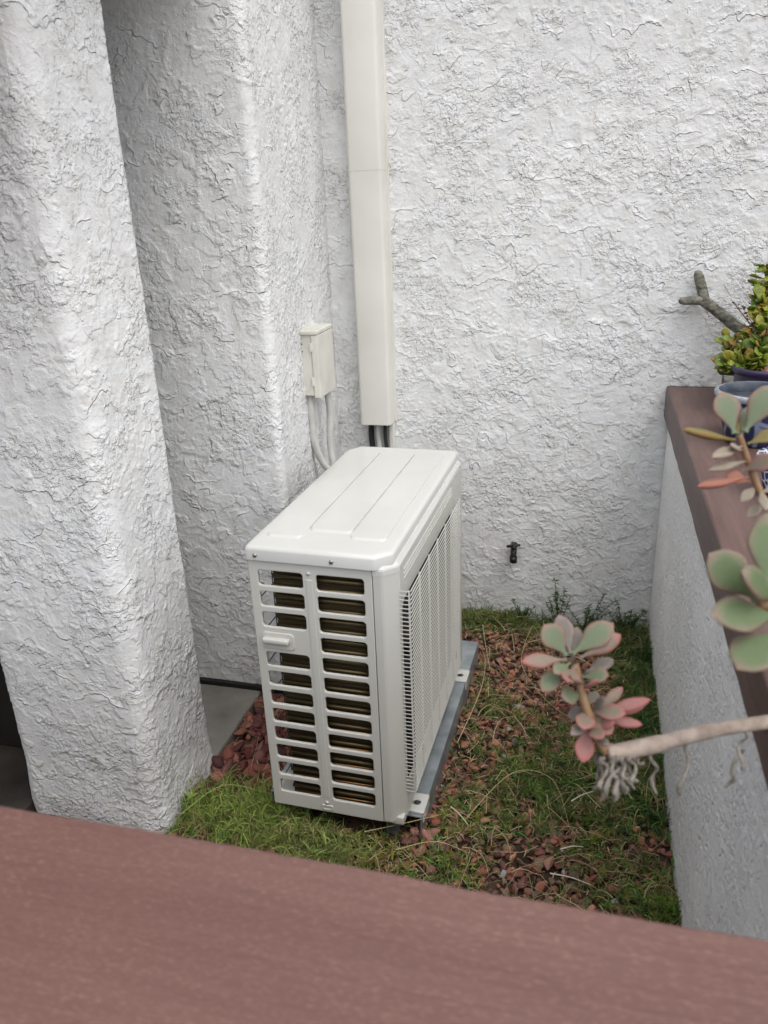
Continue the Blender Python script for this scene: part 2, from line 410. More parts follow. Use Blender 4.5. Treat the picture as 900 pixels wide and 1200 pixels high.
for z0, z1 in ((.15, .80), (.95, 1.7)): dpart('panel', -1.2, -.70, .078, .0905, z0, z1, bev=.008)
dpart('frame', -.60, -.532, .075, .122, .02, 1.85)
dpart('handle', -.68, -.655, .04, .08, .85, .95, m=M_SCREW)

# left pillar
def pill_bulge(Sg, Zg, X, Y):
    return .006*(1-sst(.02, .14, Zg))*sst(-.3, .4, pn(Sg/.12, Zg/.3, 77)+.2)
pp = [(-.525, .20)] + arc(-.505, -.032, .02, 180, 270, 3) + arc(-.257, -.016, .036, -90, 0, 6) + [(-.221, .150)] + arc(-.233, .155, .012, 0, 90, 3) + [(-.525, .167)]
pil = path_sheet('stucco_pillar', pp, zrange(-.03, 1.5, 1.602), 300, None, ang=-.35, bulge=pill_bulge)
tag(pil, 'thick white stucco pillar standing on the concrete porch slab', 'pillar')

# low wall on the right with its timber cap
lw = tag(empty('low_wall', (.86, .13, 0)), 'low white stucco wall carrying the flower pots, capped with brown timber', 'wall')
def in_lw(o):
    o.parent = lw; o.matrix_parent_inverse = Matrix.Translation((-.86, -.13, 0)); return o
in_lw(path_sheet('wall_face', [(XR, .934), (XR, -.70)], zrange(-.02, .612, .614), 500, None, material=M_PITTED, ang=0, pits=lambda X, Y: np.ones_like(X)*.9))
in_lw(box('wall_core', XR+.008, XR+.24, -.70, .925, -.03, .612, M_STUCCO, None, .004))
def plank(name, x0, x1, y0, y1, z0, z1, m, axis, seed):
    """sawn timber with eased, slightly wavy edges"""
    bm = bbox_bm(x0, x1, y0, y1, z0, z1, 0)
    ax = [Vector((1,0,0)), Vector((0,1,0))][axis]
    ed = [e for e in bm.edges if abs((e.verts[0].co-e.verts[1].co).normalized().dot(ax)) > .9]
    bmesh.ops.subdivide_edges(bm, edges=ed, cuts=60)
    ed = [e for e in bm.edges if abs((e.verts[0].co-e.verts[1].co).normalized().dot(ax)) > .9]
    sharp = [e for e in ed if len(e.link_faces) == 2 and e.link_faces[0].normal.dot(e.link_faces[1].normal) < .5]
    bmesh.ops.bevel(bm, geom=sharp, offset=.005, segments=3, affect='EDGES', profile=.5)
    for v in bm.verts:
        t = v.co[axis]; a = np.array([t/.09]); b = np.array([seed+v.co.z*4])
        d = .0007*float(pn(a, b, seed)[0]) + .0005*float(pn(a*4, b, seed+1)[0])
        v.co.z += d*.8; v.co[1-axis] += d
    return wnorm(bm_obj(name, bm, m, None, True))
in_lw(plank('timber_cap', XR-.012, XR+.262, -.688, .932, .6135, ZC, M_WOODY, 1, 4))
# wall in front, under the camera
fw = tag(empty('planter_wall', (.3, -.85, 0)), 'wide reddish brown timber ledge on the wall across the front of the bed', 'wall')
def in_fw(o):
    o.parent = fw; o.matrix_parent_inverse = Matrix.Translation((-.3, .85, 0)); return o
in_fw(box('wall_core', -1.6, 1.0, -.97, -.735, -.03, .612, M_STUCCO, None, .006))
in_fw(plank('timber_cap', -1.7, 1.02, -1.0, -.692, .6125, ZC, M_WOOD, 0, 9))

# ------------------------------------------------------------------ condenser
ac = tag(empty('air_conditioner', (0, 0, .0), -.0243), 'cream outdoor air conditioning condenser with slotted end and fine front grille', 'air conditioner')
W_, D_, B0, T0 = .585, .262, .0668, .592
# casing: end strip, bevelled corner, fan side and back
cp = [(.2232, 0), (.236, 0), (.240, .0012), (.259, .022), (D_, .026), (D_, W_-.012), (D_-.012, W_), (.05, W_)]
for nm, seg in (('corner_casing', cp[:5]), ('back_panel', cp[5:])):
    bm = bmesh.new()
    lo = [bm.verts.new((x, y, B0+.004)) for x, y in seg]; hi = [bm.verts.new((x, y, T0)) for x, y in seg]
    for i in range(len(seg)-1): bm.faces.new((lo[i], lo[i+1], hi[i+1], hi[i]))
    bmesh.ops.recalc_face_normals(bm, faces=bm.faces[:])
    bm_obj(nm, bm, M_UNIT, ac)
# fan side with its round opening
plate('fan_panel', [(.026, B0+.004), (W_-.012, B0+.004), (W_-.012, T0), (.026, T0)], [rrect(.034, .455, .140, .518, .02)], .003, M_UNIT, ac, Matrix.Translation((D_-.0015,0,0)) @ YZ, .0004, 1)
lathe('fan_ring', [(.192,0),(.189,-.004),(.187,-.010)], M_BLACK, ac, 48).matrix_basis = Matrix.Translation((D_-.021, .245, .335)) @ Matrix.Rotation(R(90), 4, 'Y')
fan = tube('fan_hub', [(D_-.055,.245,.335),(D_-.024,.245,.335)], [.045,.042], M_BLACK, ac, 20)
for k in range(3):
    a0 = k*2*math.pi/3; V = []; F = []
    for i in range(7):
        r = .03+.15*i/6
        for j in range(7):
            a = a0 + (-.5+j/6)*1.25 + .25*i/6
            V.append((D_-.052+.026*(j/6), .245+r*math.cos(a), .335+r*math.sin(a)))
    for i in range(6):
        for j in range(6): F.append((i*7+j, i*7+j+1, i*7+j+8, i*7+j+7))
    mesh_np('fan_blade', V, F, M_BLACK, fan, True)
for a_ in ((.456,.461,.136,.524),(.029,.033,.136,.524)): box('shade_lining', .206, D_-.004, a_[0], a_[1], a_[2], a_[3], M_BLACK, ac, 0)  # black lining added so the grille gaps look shaded
for z_ in (.134, .521): box('shade_lining', .206, D_-.004, .0335, .4555, z_, z_+.003, M_BLACK, ac, 0)
box('shade_lining', .2055, .2075, .0335, .4555, .1375, .5205, M_BLACK, ac, 0)
# chamfer strip on top of casing (front shell is wider than the cover)
bm = bmesh.new()
def ring(pts, z): return [bm.verts.new((x, y, z)) for x, y in pts]
sh = [(.2225,-.0006),(.236,-.0006),(.2405,.0006),(.2595,.0215),(D_+.0006,.026),(D_+.0006,W_-.012),(D_-.012,W_+.0006),(.225,W_+.0006)]
sh2 = [(.2225,.004),(.2345,.004),(.238,.006),(.255,.025),(.2565,.028),(.2565,W_-.014),(D_-.016,W_-.004),(.225,W_-.004)]
sh3 = [(.2225,.03),(.225,.03),(.228,.03),(.235,.035),(.236,.036),(.236,W_-.03),(.23,W_-.02),(.225,W_-.02)]
a, b, c_ = ring(sh, T0-.012), ring(sh, T0-.002), ring(sh2, T0+.006); d_ = ring(sh3, T0+.006)
for r0, r1 in ((a,b),(b,c_),(c_,d_)):
    for i in range(len(r0)-1): bm.faces.new((r0[i], r0[i+1], r1[i+1], r1[i]))
bm_obj('casing_rim', bm, M_LID, ac)
# slotted end panel
holes = []
PZ0, PIT = .0985, .0403
for k in range(12):
    z0 = PZ0+k*PIT; sk = .0
    holes.append(rrect(.1225, .207, z0, z0+.0302, .006))
    if k != 8: holes.append(rrect(.0165, .0985, z0+.001, z0+.0302, .006))
ep = plate('end_panel', rrect(.0, .2215, B0, T0-.0018, .003, 3), holes, .006, M_UNIT, ac, Matrix.Translation((0,.003,0)) @ XZ, .0018, 3)
# raised rib between the slot columns and screw dimples
box('rib', .1045, .1165, -.0012, .001, PZ0+.004, T0-.030, M_UNIT, ac, .001)
for z in (T0-.018, PZ0-.008):
    tube('rivet', [(.1105, -.0025, z), (.1105, .001, z)], [.0032,.0040], M_UNIT, ac, 12)
plate('latch_plate', rrect(.100,.122,.073,.0845,.001,2), [rrect(.1035,.1185,.0755,.0815,.001,2)], .0024, M_UNIT, ac, Matrix.Translation((0,-.0008,0)) @ XZ, .0005, 1)
# grip
hz = PZ0+8*PIT+.015
hd = plate('handle', rrect(.013,.074,hz-.0165,hz+.0165,.008), [], .003, M_UNIT, ac, Matrix.Translation((0,-.001,0)) @ XZ, .0013, 2)
gb = bbox_bm(.0165,.066,-.012,-.001,hz-.002,hz+.008,.0035,3)
bm_obj('grip', gb, M_UNIT, hd, True)
# what shows through the slots: fin coil, copper hairpins, wire guard on the rear
box('coil', .036, .205, .020, W_-.03, B0+.012, T0-.004, M_FINS, ac, 0)
finbm = []
for k in range(26):
    z = B0+.018+k*.0196
    finbm.append(tube_bm([(.036,.0165,z),(.234,.0165,z)], .0042, 6))
bm_obj('coil_tube', join_bm(finbm), M_COIL, ac, True)
fb = []
for k in range(12):
    z = B0+.028+k*.0392
    fb.append(tube_bm([(.04,.012,z),(.23,.013,z+.002)], .0020, 6))
bm_obj('hairpin', join_bm(fb), M_COPPER, ac, True)
wg = []
for k in range(11): wg.append(tube_bm([(.003, .03+k*.053, B0+.01),(.003, .03+k*.053, T0-.004)], .0011, 6))
for k in range(8): wg.append(tube_bm([(.0045, .006, B0+.03+k*.068),(.0045, W_-.01, B0+.03+k*.068)], .0011, 6))
bm_obj('rear_guard', join_bm(wg), M_WIRE, ac, True)
box('base_pan', .002, D_-.003, .006, W_-.004, B0-.006, B0+.012, M_UNIT, ac, .003)
box('rear_post', .002, .020, W_-.03, W_-.002, B0, T0, M_UNIT, ac, .002)
box('front_post', .0022, .0052, .0062, .012, B0, T0, M_UNIT, ac, .001)

# top cover
bm = bmesh.new()
def lidpts(e):
    x0, x1, y0, y1 = -.0035+e, .2545-e, -.0055+e, W_+.003-e; c = .030-e*.4
    cb = .014
    P = []
    P += [(x0+.010, y0), (x1-c, y0)]
    P += [(x1-c+.004, y0+.0015), (x1-.002, y0+c*.80)]
    P += [(x1, y0+c*.86+.003), (x1, y1-.012), (x1-.008, y1-.002), (x1-.014, y1), (x0+.03, y1), (x0+.02, y1-.002), (x0+.006, y1-.022), (x0, y1-.03), (x0, y0+.010), (x0+.003, y0+.003)]
    return P
levels = [(0, T0+.0005), (0, .6105), (.0012, .6140), (.0040, .6162), (.008, .6168), (.016, .6168)]
rings = [[bm.verts.new((x, y, z)) for x, y in lidpts(e)] for e, z in levels]
for r0, r1 in zip(rings[:-1], rings[1:]):
    n = len(r0)
    for i in range(n): bm.faces.new((r0[i], r0[(i+1)%n], r1[(i+1)%n], r1[i]))
bm.faces.new(rings[-1]); bm.faces.new(rings[0][::-1])
lid = bm_obj('top_cover', bm, M_LID, ac)
for p_ in lid.data.polygons: p_.use_smooth = len(p_.vertices) == 4
try: lid.data.set_sharp_from_angle(angle=R(35))
except Exception: pass
# pressed panels on the cover
def pressed(x0, x1, y0, y1, h, sl, n='pressed_panel'):
    bm = bmesh.new(); zs = .6167
    A = [bm.verts.new((x, y, zs)) for x, y in rrect(x0, x1, y0, y1, .012, 4)]
    Bq = [bm.verts.new((x, y, zs+h)) for x, y in rrect(x0+sl*.10, x1-sl*.10, y0+sl, y1-sl, .010, 4)]
    m_ = len(A)
    for i in range(m_): bm.faces.new((A[i], A[(i+1)%m_], Bq[(i+1)%m_], Bq[i]))
    bm.faces.new(Bq)
    o = bm_obj(n, bm, M_LID, lid)
    for p_ in o.data.polygons: p_.use_smooth = False
pressed(.018, .0830, .040, .545, .0030, .007)
pressed(.0846, .1634, .075, .545, .0032, .008)
pressed(.1650, .2300, .055, .548, .0030, .007)
for x in (.018, .155):
    tube('screw', [(x,-.0080,.602),(x,-.004,.602)], [.0034,.0040], M_SCREW, lid, 10)
# front grille: close horizontal bars that hook back to the casing, on upright ribs
gbm = bmesh.new(); NB = 52
for k in range(NB):
    z = .130+k*(.545-.130)/(NB-1)
    V, F = [], []
    pts = [(D_-.001,.0225,z),(D_+.014,.0225,z),(D_+.0185,.027,z),(D_+.0185,.462,z),(D_+.014,.467,z),(D_-.001,.467,z)]
    hw, dp = .0009, .0016
    rows = []
    for i, (x, y, zz) in enumerate(pts):
        ox, oy = ((0,-1),(-.7,-.7),(-1,0),(-1,0),(-.7,.7),(0,1))[i]
        if i in (0,5): ox, oy = (0, .5 if i == 0 else -.5)
        else: ox, oy = (-1, .45 if i < 3 else -.45) if i in (1,4) else (-1, 0)
        t_ = .0013
        rows.append([gbm.verts.new((x, y, zz-hw)), gbm.verts.new((x, y, zz+hw*.6)), gbm.verts.new((x+ox*t_, y+oy*t_, zz+hw)), gbm.verts.new((x+ox*t_, y+oy*t_, zz-hw))])
    for a_, b_ in zip(rows[:-1], rows[1:]):
        for j in range(4): gbm.faces.new((a_[j], b_[j], b_[(j+1)%4], a_[(j+1)%4]))
bmesh.ops.recalc_face_normals(gbm, faces=gbm.faces[:])
gr = bm_obj('grille', gbm, M_UNIT, ac); gr['kind'] = 'stuff'
for k in range(7):
    y = .0245+k*(.4405/6)
    box('rib', D_+.0138, D_+.0168, y-.0011, y+.0011, .129, .546, M_UNIT, gr, 0)
for y, z in ((.085,.470),(.40,.475),(.085,.185),(.41,.19)):
    box('clip_slot', D_+.0165, D_+.0193, y-.0035, y+.0035, z-.010, z+.010, M_COND, gr, .001)
# casing pressings above the grille
for k, z in enumerate((.556, .564, .572)):
    box('louvre_line', D_-.001, D_+.0018, .05, .46, z-.0012, z+.0012, M_UNIT, ac, .0006)
# mounting feet
def foot(y, x0=.236, x1=.286):
    f = plate('foot', rrect(x0, x1, y-.026, y+.026, .004, 3), [rrect(x1-.028, x1-.012, y-.0065, y+.0065, .0062, 5)], .004, M_LID, ac, Matrix.Translation((0,0,.0535)), .0012, 2)
    box('foot_lip', x1-.0035, x1-.0002, y-.024, y+.024, .030, .0525, M_LID, f, .001)
    tube('bolt', [(x1-.020, y+.002, .046), (x1-.020, y+.002, .0545)], [.0052,.0052], M_WIRE, f, 6)
foot(.078); foot(.530)
foot(.078, -.03, .03); foot(.530, -.03, .03)
# galvanised rails that carry it
def rail(x0, x1, y0, y1, label):
    bm = join_bm([bbox_bm(x0, x1, y0, y1, .0475, .0512, .0012, 2), bbox_bm(x0, x0+.003, y0, y1, -.012, .0472, .0008), bbox_bm(x1-.003, x1, y0, y1, -.012, .0472, .0008), bbox_bm(x0+.004, x0+.02, y0+.01, y1-.01, -.012, -.009, 0)])
    o = bm_obj('mounting_rail', bm, M_GALV, None); o.rotation_euler = (0,0,-.0243)
    tag(o, label, 'rail', 'rails under the condenser'); return o
rail(.212, .283, .045, .70, 'galvanised steel rail under the grille side of the condenser')
rail(-.03, .045, .045, .66, 'galvanised steel rail under the rear side of the condenser')

# ------------------------------------------------------------------ wiring, line cover, tap
db = tag(empty('disconnect_box', (-.095, .68, .80)), 'small beige electrical disconnect box on the stucco pier', 'electrical box')
def in_db(o):
    o.parent = db; o.matrix_parent_inverse = Matrix.Translation((.095, -.68, -.80)); return o
in_db(box('enclosure', -.125, -.088, .632, .738, .722, .868, M_BOX, None, .002))
cv = box('cover', -.0875, -.071, .628, .742, .717, .866, M_BOX, None, .0025); in_db(cv)
in_db(box('cap', -.125, -.0705, .6265, .7435, .8662, .877, M_BOX, None, .003))
for z in (.838, .757):
    in_db(box('hinge', -.0915, -.0845, .6255, .6320, z-.010, z+.010, M_BOX, None, .0012))
ko = lathe('knockout', [(.0075,0),(.0085,.0010),(.0095,0)], M_BOX, None, 20)
ko.matrix_world = Matrix.Translation((-.107, .6320, .742)) @ Matrix.Rotation(R(90), 4, 'X'); in_db(ko)
for z in (.845, .828): in_db(tube('pin', [(-.112,.632,z),(-.112,.6305,z)], [.0018,.0018], M_WIRE, None, 8))

def conduit(pts, r, label):
    bm = tube_bm(spline(pts, 10), r, 12)
    o = bm_obj('conduit', bm, M_COND, None, True); tag(o, label, 'conduit', 'conduits below the disconnect box')
conduit([(-.108,.652,.725),(-.108,.652,.66),(-.106,.654,.60),(-.093,.665,.545),(-.065,.68,.50),(-.045,.68,.45),(-.03,.66,.36),(.0,.62,.30),(.03,.57,.26)], .0085, 'grey flexible conduit sagging from the near side of the disconnect box')
conduit([(-.090,.722,.725),(-.085,.724,.67),(-.088,.722,.60),(-.084,.716,.54),(-.066,.70,.47),(-.04,.68,.38),(-.01,.63,.28),(.04,.57,.22)], .0085, 'straight grey conduit dropping from the far side of the disconnect box')

lc = tag(empty('line_set_cover', (-.005, .91, .585)), 'tall ivory plastic line cover fixed up the wall behind the condenser', 'pipe cover')
def in_lc(o):
    o.parent = lc; o.matrix_parent_inverse = Matrix.Translation((.005, -.91, -.585)); return o
def duct(z0, z1, g=0, name='cover_section'):
    x0, x1, y0, y1 = -.0535-g, .0320+g, .879-g, .935
    prof = [(x0, y1), (x0, y0+.008), (x0+.003, y0+.002), (x0+.009, y0), (x1-.009, y0), (x1-.003, y0+.002), (x1, y0+.008), (x1, y1)]
    t = .003
    inn = [(x0+t, y1), (x0+t, y0+.009), (x0+.006, y0+.004), (x0+.010, y0+t), (x1-.010, y0+t), (x1-.006, y0+.004), (x1-t, y0+.009), (x1-t, y1)]
    lp = prof + inn[::-1]; bm = bmesh.new()
    a = [bm.verts.new((x, y, z0)) for x, y in lp]; b = [bm.verts.new((x, y, z1)) for x, y in lp]; n = len(lp)
    for i in range(n): bm.faces.new((a[i], a[(i+1)%n], b[(i+1)%n], b[i]))
    for i in range(len(prof)-1):
        for q, w_ in ((a, 1), (b, -1)):
            bm.faces.new([q[i], q[i+1], q[n-2-i], q[n-1-i]][::-w_])
    bmesh.ops.recalc_face_normals(bm, faces=bm.faces[:])
    o = bm_obj(name, bm, M_PVC, None, True)
    try: o.data.set_sharp_from_angle(angle=R(50))
    except Exception: pass
    return in_lc(o)
duct(.585, 1.2196); duct(1.2200, 2.85)
in_lc(box('back_plate', -.050, .037, .928, .940, .584, 2.85, M_PVC, None, .001))
def pipe(x, y, r, m, label, bend):
    pts = spline([(x,y,.66),(x,y,.60),(x,y,.52),(x+bend*.3,y-.02,.42),(x+bend,y-.12,.33),(x+bend*1.2,y-.26,.30),(.20,.55,.28)], 8)
    tag(bm_obj('pipe', tube_bm(pts, r, 10), m, None, True), label, 'pipe', 'pipes below the line cover')
pipe(-.032, .915, .008, M_IRON, 'dark pipe nearest the pier below the line cover', .08)
pipe(-.012, .915, .007, M_COND, 'grey pipe in the middle below the line cover', .09)
pipe(.008, .915, .005, M_BLACK, 'thin black foam pipe below the line cover', .10)
box_ = box('wall_sleeve', .016, .031, .918, .940, .40, .584, M_PVC, None, .004); tag(box_, 'pale plastic wall plate under the end of the line cover', 'wall plate')

tp = tag(empty('hose_tap', (.367, .92, .227)), 'small black tap stub sticking out of the tall stucco wall', 'tap')
def in_tp(o):
    o.parent = tp; o.matrix_parent_inverse = Matrix.Translation((-.367, -.92, -.227)); return o
in_tp(tube('body', spline([(.367,.945,.232),(.367,.915,.230),(.368,.900,.222),(.368,.897,.206)], 5), .0085, M_IRON, None, 12))
in_tp(tube('outlet', [(.368,.897,.213),(.368,.897,.196)], [.0105,.0105], M_IRON, None, 12))
in_tp(tube('stem', [(.367,.912,.232),(.367,.900,.245)], [.005,.004], M_IRON, None, 8))
hb = join_bm([tube_bm([(.349,.902,.240),(.386,.898,.249)], [.0045,.0038], 8), tube_bm([(.362,.915,.247),(.372,.885,.243)], [.004,.004], 8)])
in_tp(bm_obj('handle', hb, M_IRON, None, True))

# ------------------------------------------------------------------ ground cover
def keepout(x, y):
    """True where ground cover may lie"""
    ok = (x < XR-.004) & (y < YB-.006) & (y > -.70)
    ok &= ~((x < -.205) & (y > -.9))
    ok &= ~((x > -.01) & (x < .25) & (y > .03) & (y < .60))
    ok &= ~((x < -.11) & (y > .415))
    return ok
def gs(x, y, cx, cy, rx, ry): return np.exp(-(((x-cx)/rx)**2+((y-cy)/ry)**2))
def grass_density(x, y):
    d = 1.5*gs(x,y,-.10,.02,.14,.075) + .9*gs(x,y,.10,-.045,.14,.055) + .35*gs(x,y,.33,-.02,.10,.07)
    d += .95*gs(x,y,.30,.88,.12,.055) + .6*gs(x,y,.52,.92,.2,.035) + 1.2*gs(x,y,.70,.75,.06,.22) + 1.3*gs(x,y,.71,.45,.05,.25)
    d += .75*gs(x,y,.62,.30,.10,.12) + .8*gs(x,y,.48,.24,.09,.06) + .6*gs(x,y,.40,.47,.08,.045) + .5*gs(x,y,.36,.56,.04,.10)
    d += .5*gs(x,y,.60,.10,.10,.08) + .55*gs(x,y,.40,.10,.07,.05) + 1.1*gs(x,y,.73,-.05,.03,.05) + .5*gs(x,y,.68,0,.06,.06)
    d -= .8*gs(x,y,.49,.63,.10,.13) + .6*gs(x,y,.41,.35,.05,.04) + .6*gs(x,y,.51,.04,.06,.05) + .5*gs(x,y,.71,.12,.03,.05)
    d -= .6*gs(x,y,-.15,.22,.08,.09)
    return 1.15*d + .30*fbm(x/.06, y/.06, 3, 70) + .10
# red lava rock
base = []
_bm = bmesh.new(); bmesh.ops.create_icosphere(_bm, subdivisions=1, radius=1)
_bm.verts.ensure_lookup_table()
icoV = np.array([v.co[:] for v in _bm.verts]); icoF = np.array([[v.index for v in f.verts] for f in _bm.faces]); _bm.free()
def hull_rock(seed):
    r = np.random.default_rng(seed); bm = bmesh.new()
    for k in range(11):
        v = r.normal(size=3); v /= np.linalg.norm(v); v *= r.uniform(.75, 1.1); bm.verts.new(v)
    bmesh.ops.convex_hull(bm, input=bm.verts[:])
    bmesh.ops.bevel(bm, geom=bm.edges[:], offset=.10, segments=1, affect='EDGES')
    bmesh.ops.triangulate(bm, faces=bm.faces[:])
    for v in bm.verts[:]:
        if not v.link_faces: bm.verts.remove(v)
    bm.verts.index_update()
    V = np.array([v.co[:] for v in bm.verts]); F = np.array([[v.index for v in f.verts] for f in bm.faces]); bm.free(); return V, F
ROCKS = [hull_rock(k) for k in range(14)]
def rot_rand():
    q = nr.normal(size=4); q /= np.linalg.norm(q); a,b,c,d = q
    return np.array([[1-2*(c*c+d*d),2*(b*c-a*d),2*(b*d+a*c)],[2*(b*c+a*d),1-2*(b*b+d*d),2*(c*d-a*b)],[2*(b*d-a*c),2*(c*d+a*b),1-2*(b*b+c*c)]])
PAL = np.array([(.25,.100,.070),(.30,.130,.088),(.21,.090,.072),(.34,.155,.095),(.17,.082,.070),(.37,.19,.115),(.27,.14,.11),(.14,.072,.060)])
Vs, Fs, Cs, off = [], [], [], 0
cnt = 0
xs = nr.uniform(-.22, XR, 10500); ys = nr.uniform(-.30, YB, 10500)
okm = keepout(xs, ys); gd = grass_density(xs, ys); hh = ground_h(xs, ys)
for x, y, ok, g, h in zip(xs, ys, okm, gd, hh):
    if not ok: continue
    if g > .7 and nr.random() < .65: continue
    V, F = ROCKS[nr.integers(len(ROCKS))]
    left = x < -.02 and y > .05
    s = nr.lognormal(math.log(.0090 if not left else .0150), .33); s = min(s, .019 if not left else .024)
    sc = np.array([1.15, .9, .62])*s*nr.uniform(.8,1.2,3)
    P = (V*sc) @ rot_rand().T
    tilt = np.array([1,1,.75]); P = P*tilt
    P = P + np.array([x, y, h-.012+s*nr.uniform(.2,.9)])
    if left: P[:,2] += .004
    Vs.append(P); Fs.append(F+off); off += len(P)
    c = PAL[nr.integers(len(PAL))]*nr.uniform(.75,1.3)
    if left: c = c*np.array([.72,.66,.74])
    if x > .3 and nr.random() < .25: c = np.array((.20,.14,.095))*nr.uniform(.6,1.2)
    if nr.random() < .012: c = np.array((.35,.34,.32))
    Cs.append(np.tile(c, (len(P),1)))
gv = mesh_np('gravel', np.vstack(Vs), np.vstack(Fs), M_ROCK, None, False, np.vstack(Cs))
tag(gv, 'loose red lava rock gravel covering the bed', 'gravel', kind='stuff')
# feathery grass
def blades(P, D, Ln, Wd, droop, col0, col1):
    """vectorised arching tapered blades. P base, D unit direction, arrays"""
    n = len(P); side = np.cross(D, np.array([0,0,1.])) + 1e-6*nr.normal(size=D.shape); side /= np.linalg.norm(side, axis=1)[:,None]
    roll = nr.uniform(-.9,.9,n)[:,None]; nrm = np.cross(side, D); side = side*np.cos(roll)+nrm*np.sin(roll)
    T = [0,.55,1.]; Wt = [.7,1.,0.]
    V = np.zeros((n,5,3)); C = np.zeros((n,5,3)); q = 0
    for t, wt in zip(T, Wt):
        c = P + D*(Ln*t)[:,None]; c[:,2] -= droop*Ln*t*t
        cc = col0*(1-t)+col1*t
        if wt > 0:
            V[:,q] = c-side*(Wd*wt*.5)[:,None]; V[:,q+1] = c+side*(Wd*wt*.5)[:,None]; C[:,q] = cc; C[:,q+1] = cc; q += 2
        else: V[:,q] = c; C[:,q] = cc
    f = np.array([(0,1,3),(0,3,2),(2,3,4)])
    F = (f[None]+ (np.arange(n)*5)[:,None,None]).reshape(-1,3)
    return V.reshape(-1,3), F, C.reshape(-1,3)
def tufts(N0, per, seed):
    x = nr.uniform(-.24, XR, N0); y = nr.uniform(-.30, YB, N0)
    g = grass_density(x, y); k = keepout(x, y) & (nr.random(N0) < np.clip(g*.85, 0, 1))
    x, y, g = x[k], y[k], np.clip(g[k], 0, 1.6); n = len(x)
    tall = .55+.5*g; 
    green = np.stack([nr.uniform(.055,.11,n), nr.uniform(.10,.18,n), nr.uniform(.02,.045,n)],1)
    yel = gs(x,y,.1,-.03,.3,.1)+gs(x,y,.73,-.05,.05,.06)*1.2+gs(x,y,.33,.9,.1,.06)*.5
    yel = np.clip(yel + .35*fbm(x/.1,y/.1,2,55), 0, 1)[:,None]
    green = green*(1+.75*yel*np.array([1.35,1.0,.7]))
    dry = nr.random(n) < .14; green[dry] = np.array([.22,.17,.08])*nr.uniform(.7,1.3,(dry.sum(),1))
    P = np.repeat(np.stack([x,y,ground_h(x,y)-.006],1), per, 0); m = n*per
    P[:,:2] += nr.normal(0,.006,(m,2))
    az = nr.uniform(0,2*np.pi,m); el = np.clip(nr.normal(.85,.38,m), .08, 1.5)
    D = np.stack([np.cos(az)*np.cos(el), np.sin(az)*np.cos(el), np.sin(el)],1)
    Ln = nr.uniform(.014,.040,m)*np.repeat(tall,per)*1.2; Wd = nr.uniform(.0010,.0023,m)
    c0 = np.repeat(green, per, 0)*nr.uniform(.7,1.3,(m,1)); 
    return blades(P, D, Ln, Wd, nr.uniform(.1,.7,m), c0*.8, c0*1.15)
def sprigs(x, y, lmin, lmax, col, per=24, nl=.024):
    """feathery shoots: a stem set round with short needles"""
    k = keepout(x, y); x, y, col = x[k], y[k], col[k]; n = len(x); m = n*per
    az = nr.uniform(0, 2*np.pi, n); el = np.clip(nr.normal(.95,.35,n), .25, 1.5); Ls = nr.uniform(lmin, lmax, n)
    Ds = np.stack([np.cos(az)*np.cos(el), np.sin(az)*np.cos(el), np.sin(el)],1); B = np.stack([x, y, ground_h(x,y)-.006],1)
    u = nr.uniform(.1,1,m); Lm = np.repeat(Ls, per); Dm = np.repeat(Ds, per, 0)
    P = np.repeat(B, per, 0) + Dm*(Lm*u)[:,None]; P[:,2] -= .35*Lm*u*u
    P[:,0] = np.minimum(P[:,0], XR-.003); P[:,1] = np.minimum(P[:,1], YB-.006)
    rnd = nr.normal(size=(m,3)); D = Dm*1.0 + rnd/np.linalg.norm(rnd,axis=1)[:,None]*.9; D[:,2] = np.abs(D[:,2])*.8+.05; D /= np.linalg.norm(D,axis=1)[:,None]
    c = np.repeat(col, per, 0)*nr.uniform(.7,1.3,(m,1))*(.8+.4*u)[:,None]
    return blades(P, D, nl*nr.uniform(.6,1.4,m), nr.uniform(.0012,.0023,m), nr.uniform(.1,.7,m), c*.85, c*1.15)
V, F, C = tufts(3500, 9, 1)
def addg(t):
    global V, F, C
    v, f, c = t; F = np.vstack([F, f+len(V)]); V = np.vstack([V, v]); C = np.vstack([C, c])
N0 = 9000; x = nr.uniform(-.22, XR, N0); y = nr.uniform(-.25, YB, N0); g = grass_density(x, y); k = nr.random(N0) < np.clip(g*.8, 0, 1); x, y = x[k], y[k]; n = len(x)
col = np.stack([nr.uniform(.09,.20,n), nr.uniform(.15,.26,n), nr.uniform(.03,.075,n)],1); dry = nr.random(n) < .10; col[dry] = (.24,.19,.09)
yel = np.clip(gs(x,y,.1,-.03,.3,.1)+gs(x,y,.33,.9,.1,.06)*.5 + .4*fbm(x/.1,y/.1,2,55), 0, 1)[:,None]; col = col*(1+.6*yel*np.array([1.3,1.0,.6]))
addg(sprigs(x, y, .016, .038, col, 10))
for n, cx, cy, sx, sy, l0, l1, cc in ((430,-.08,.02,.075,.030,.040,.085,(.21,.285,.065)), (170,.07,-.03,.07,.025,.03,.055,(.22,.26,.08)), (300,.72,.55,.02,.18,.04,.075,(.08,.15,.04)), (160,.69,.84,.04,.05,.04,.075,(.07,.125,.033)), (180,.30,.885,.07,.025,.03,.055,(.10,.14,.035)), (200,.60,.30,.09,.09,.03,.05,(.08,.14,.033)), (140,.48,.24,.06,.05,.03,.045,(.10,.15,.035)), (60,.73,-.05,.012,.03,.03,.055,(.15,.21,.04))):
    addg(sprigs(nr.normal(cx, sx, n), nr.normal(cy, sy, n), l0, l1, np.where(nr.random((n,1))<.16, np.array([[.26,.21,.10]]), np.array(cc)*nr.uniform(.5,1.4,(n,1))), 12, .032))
gro = mesh_np('grass', V, F, M_GRASS, None, False, C)
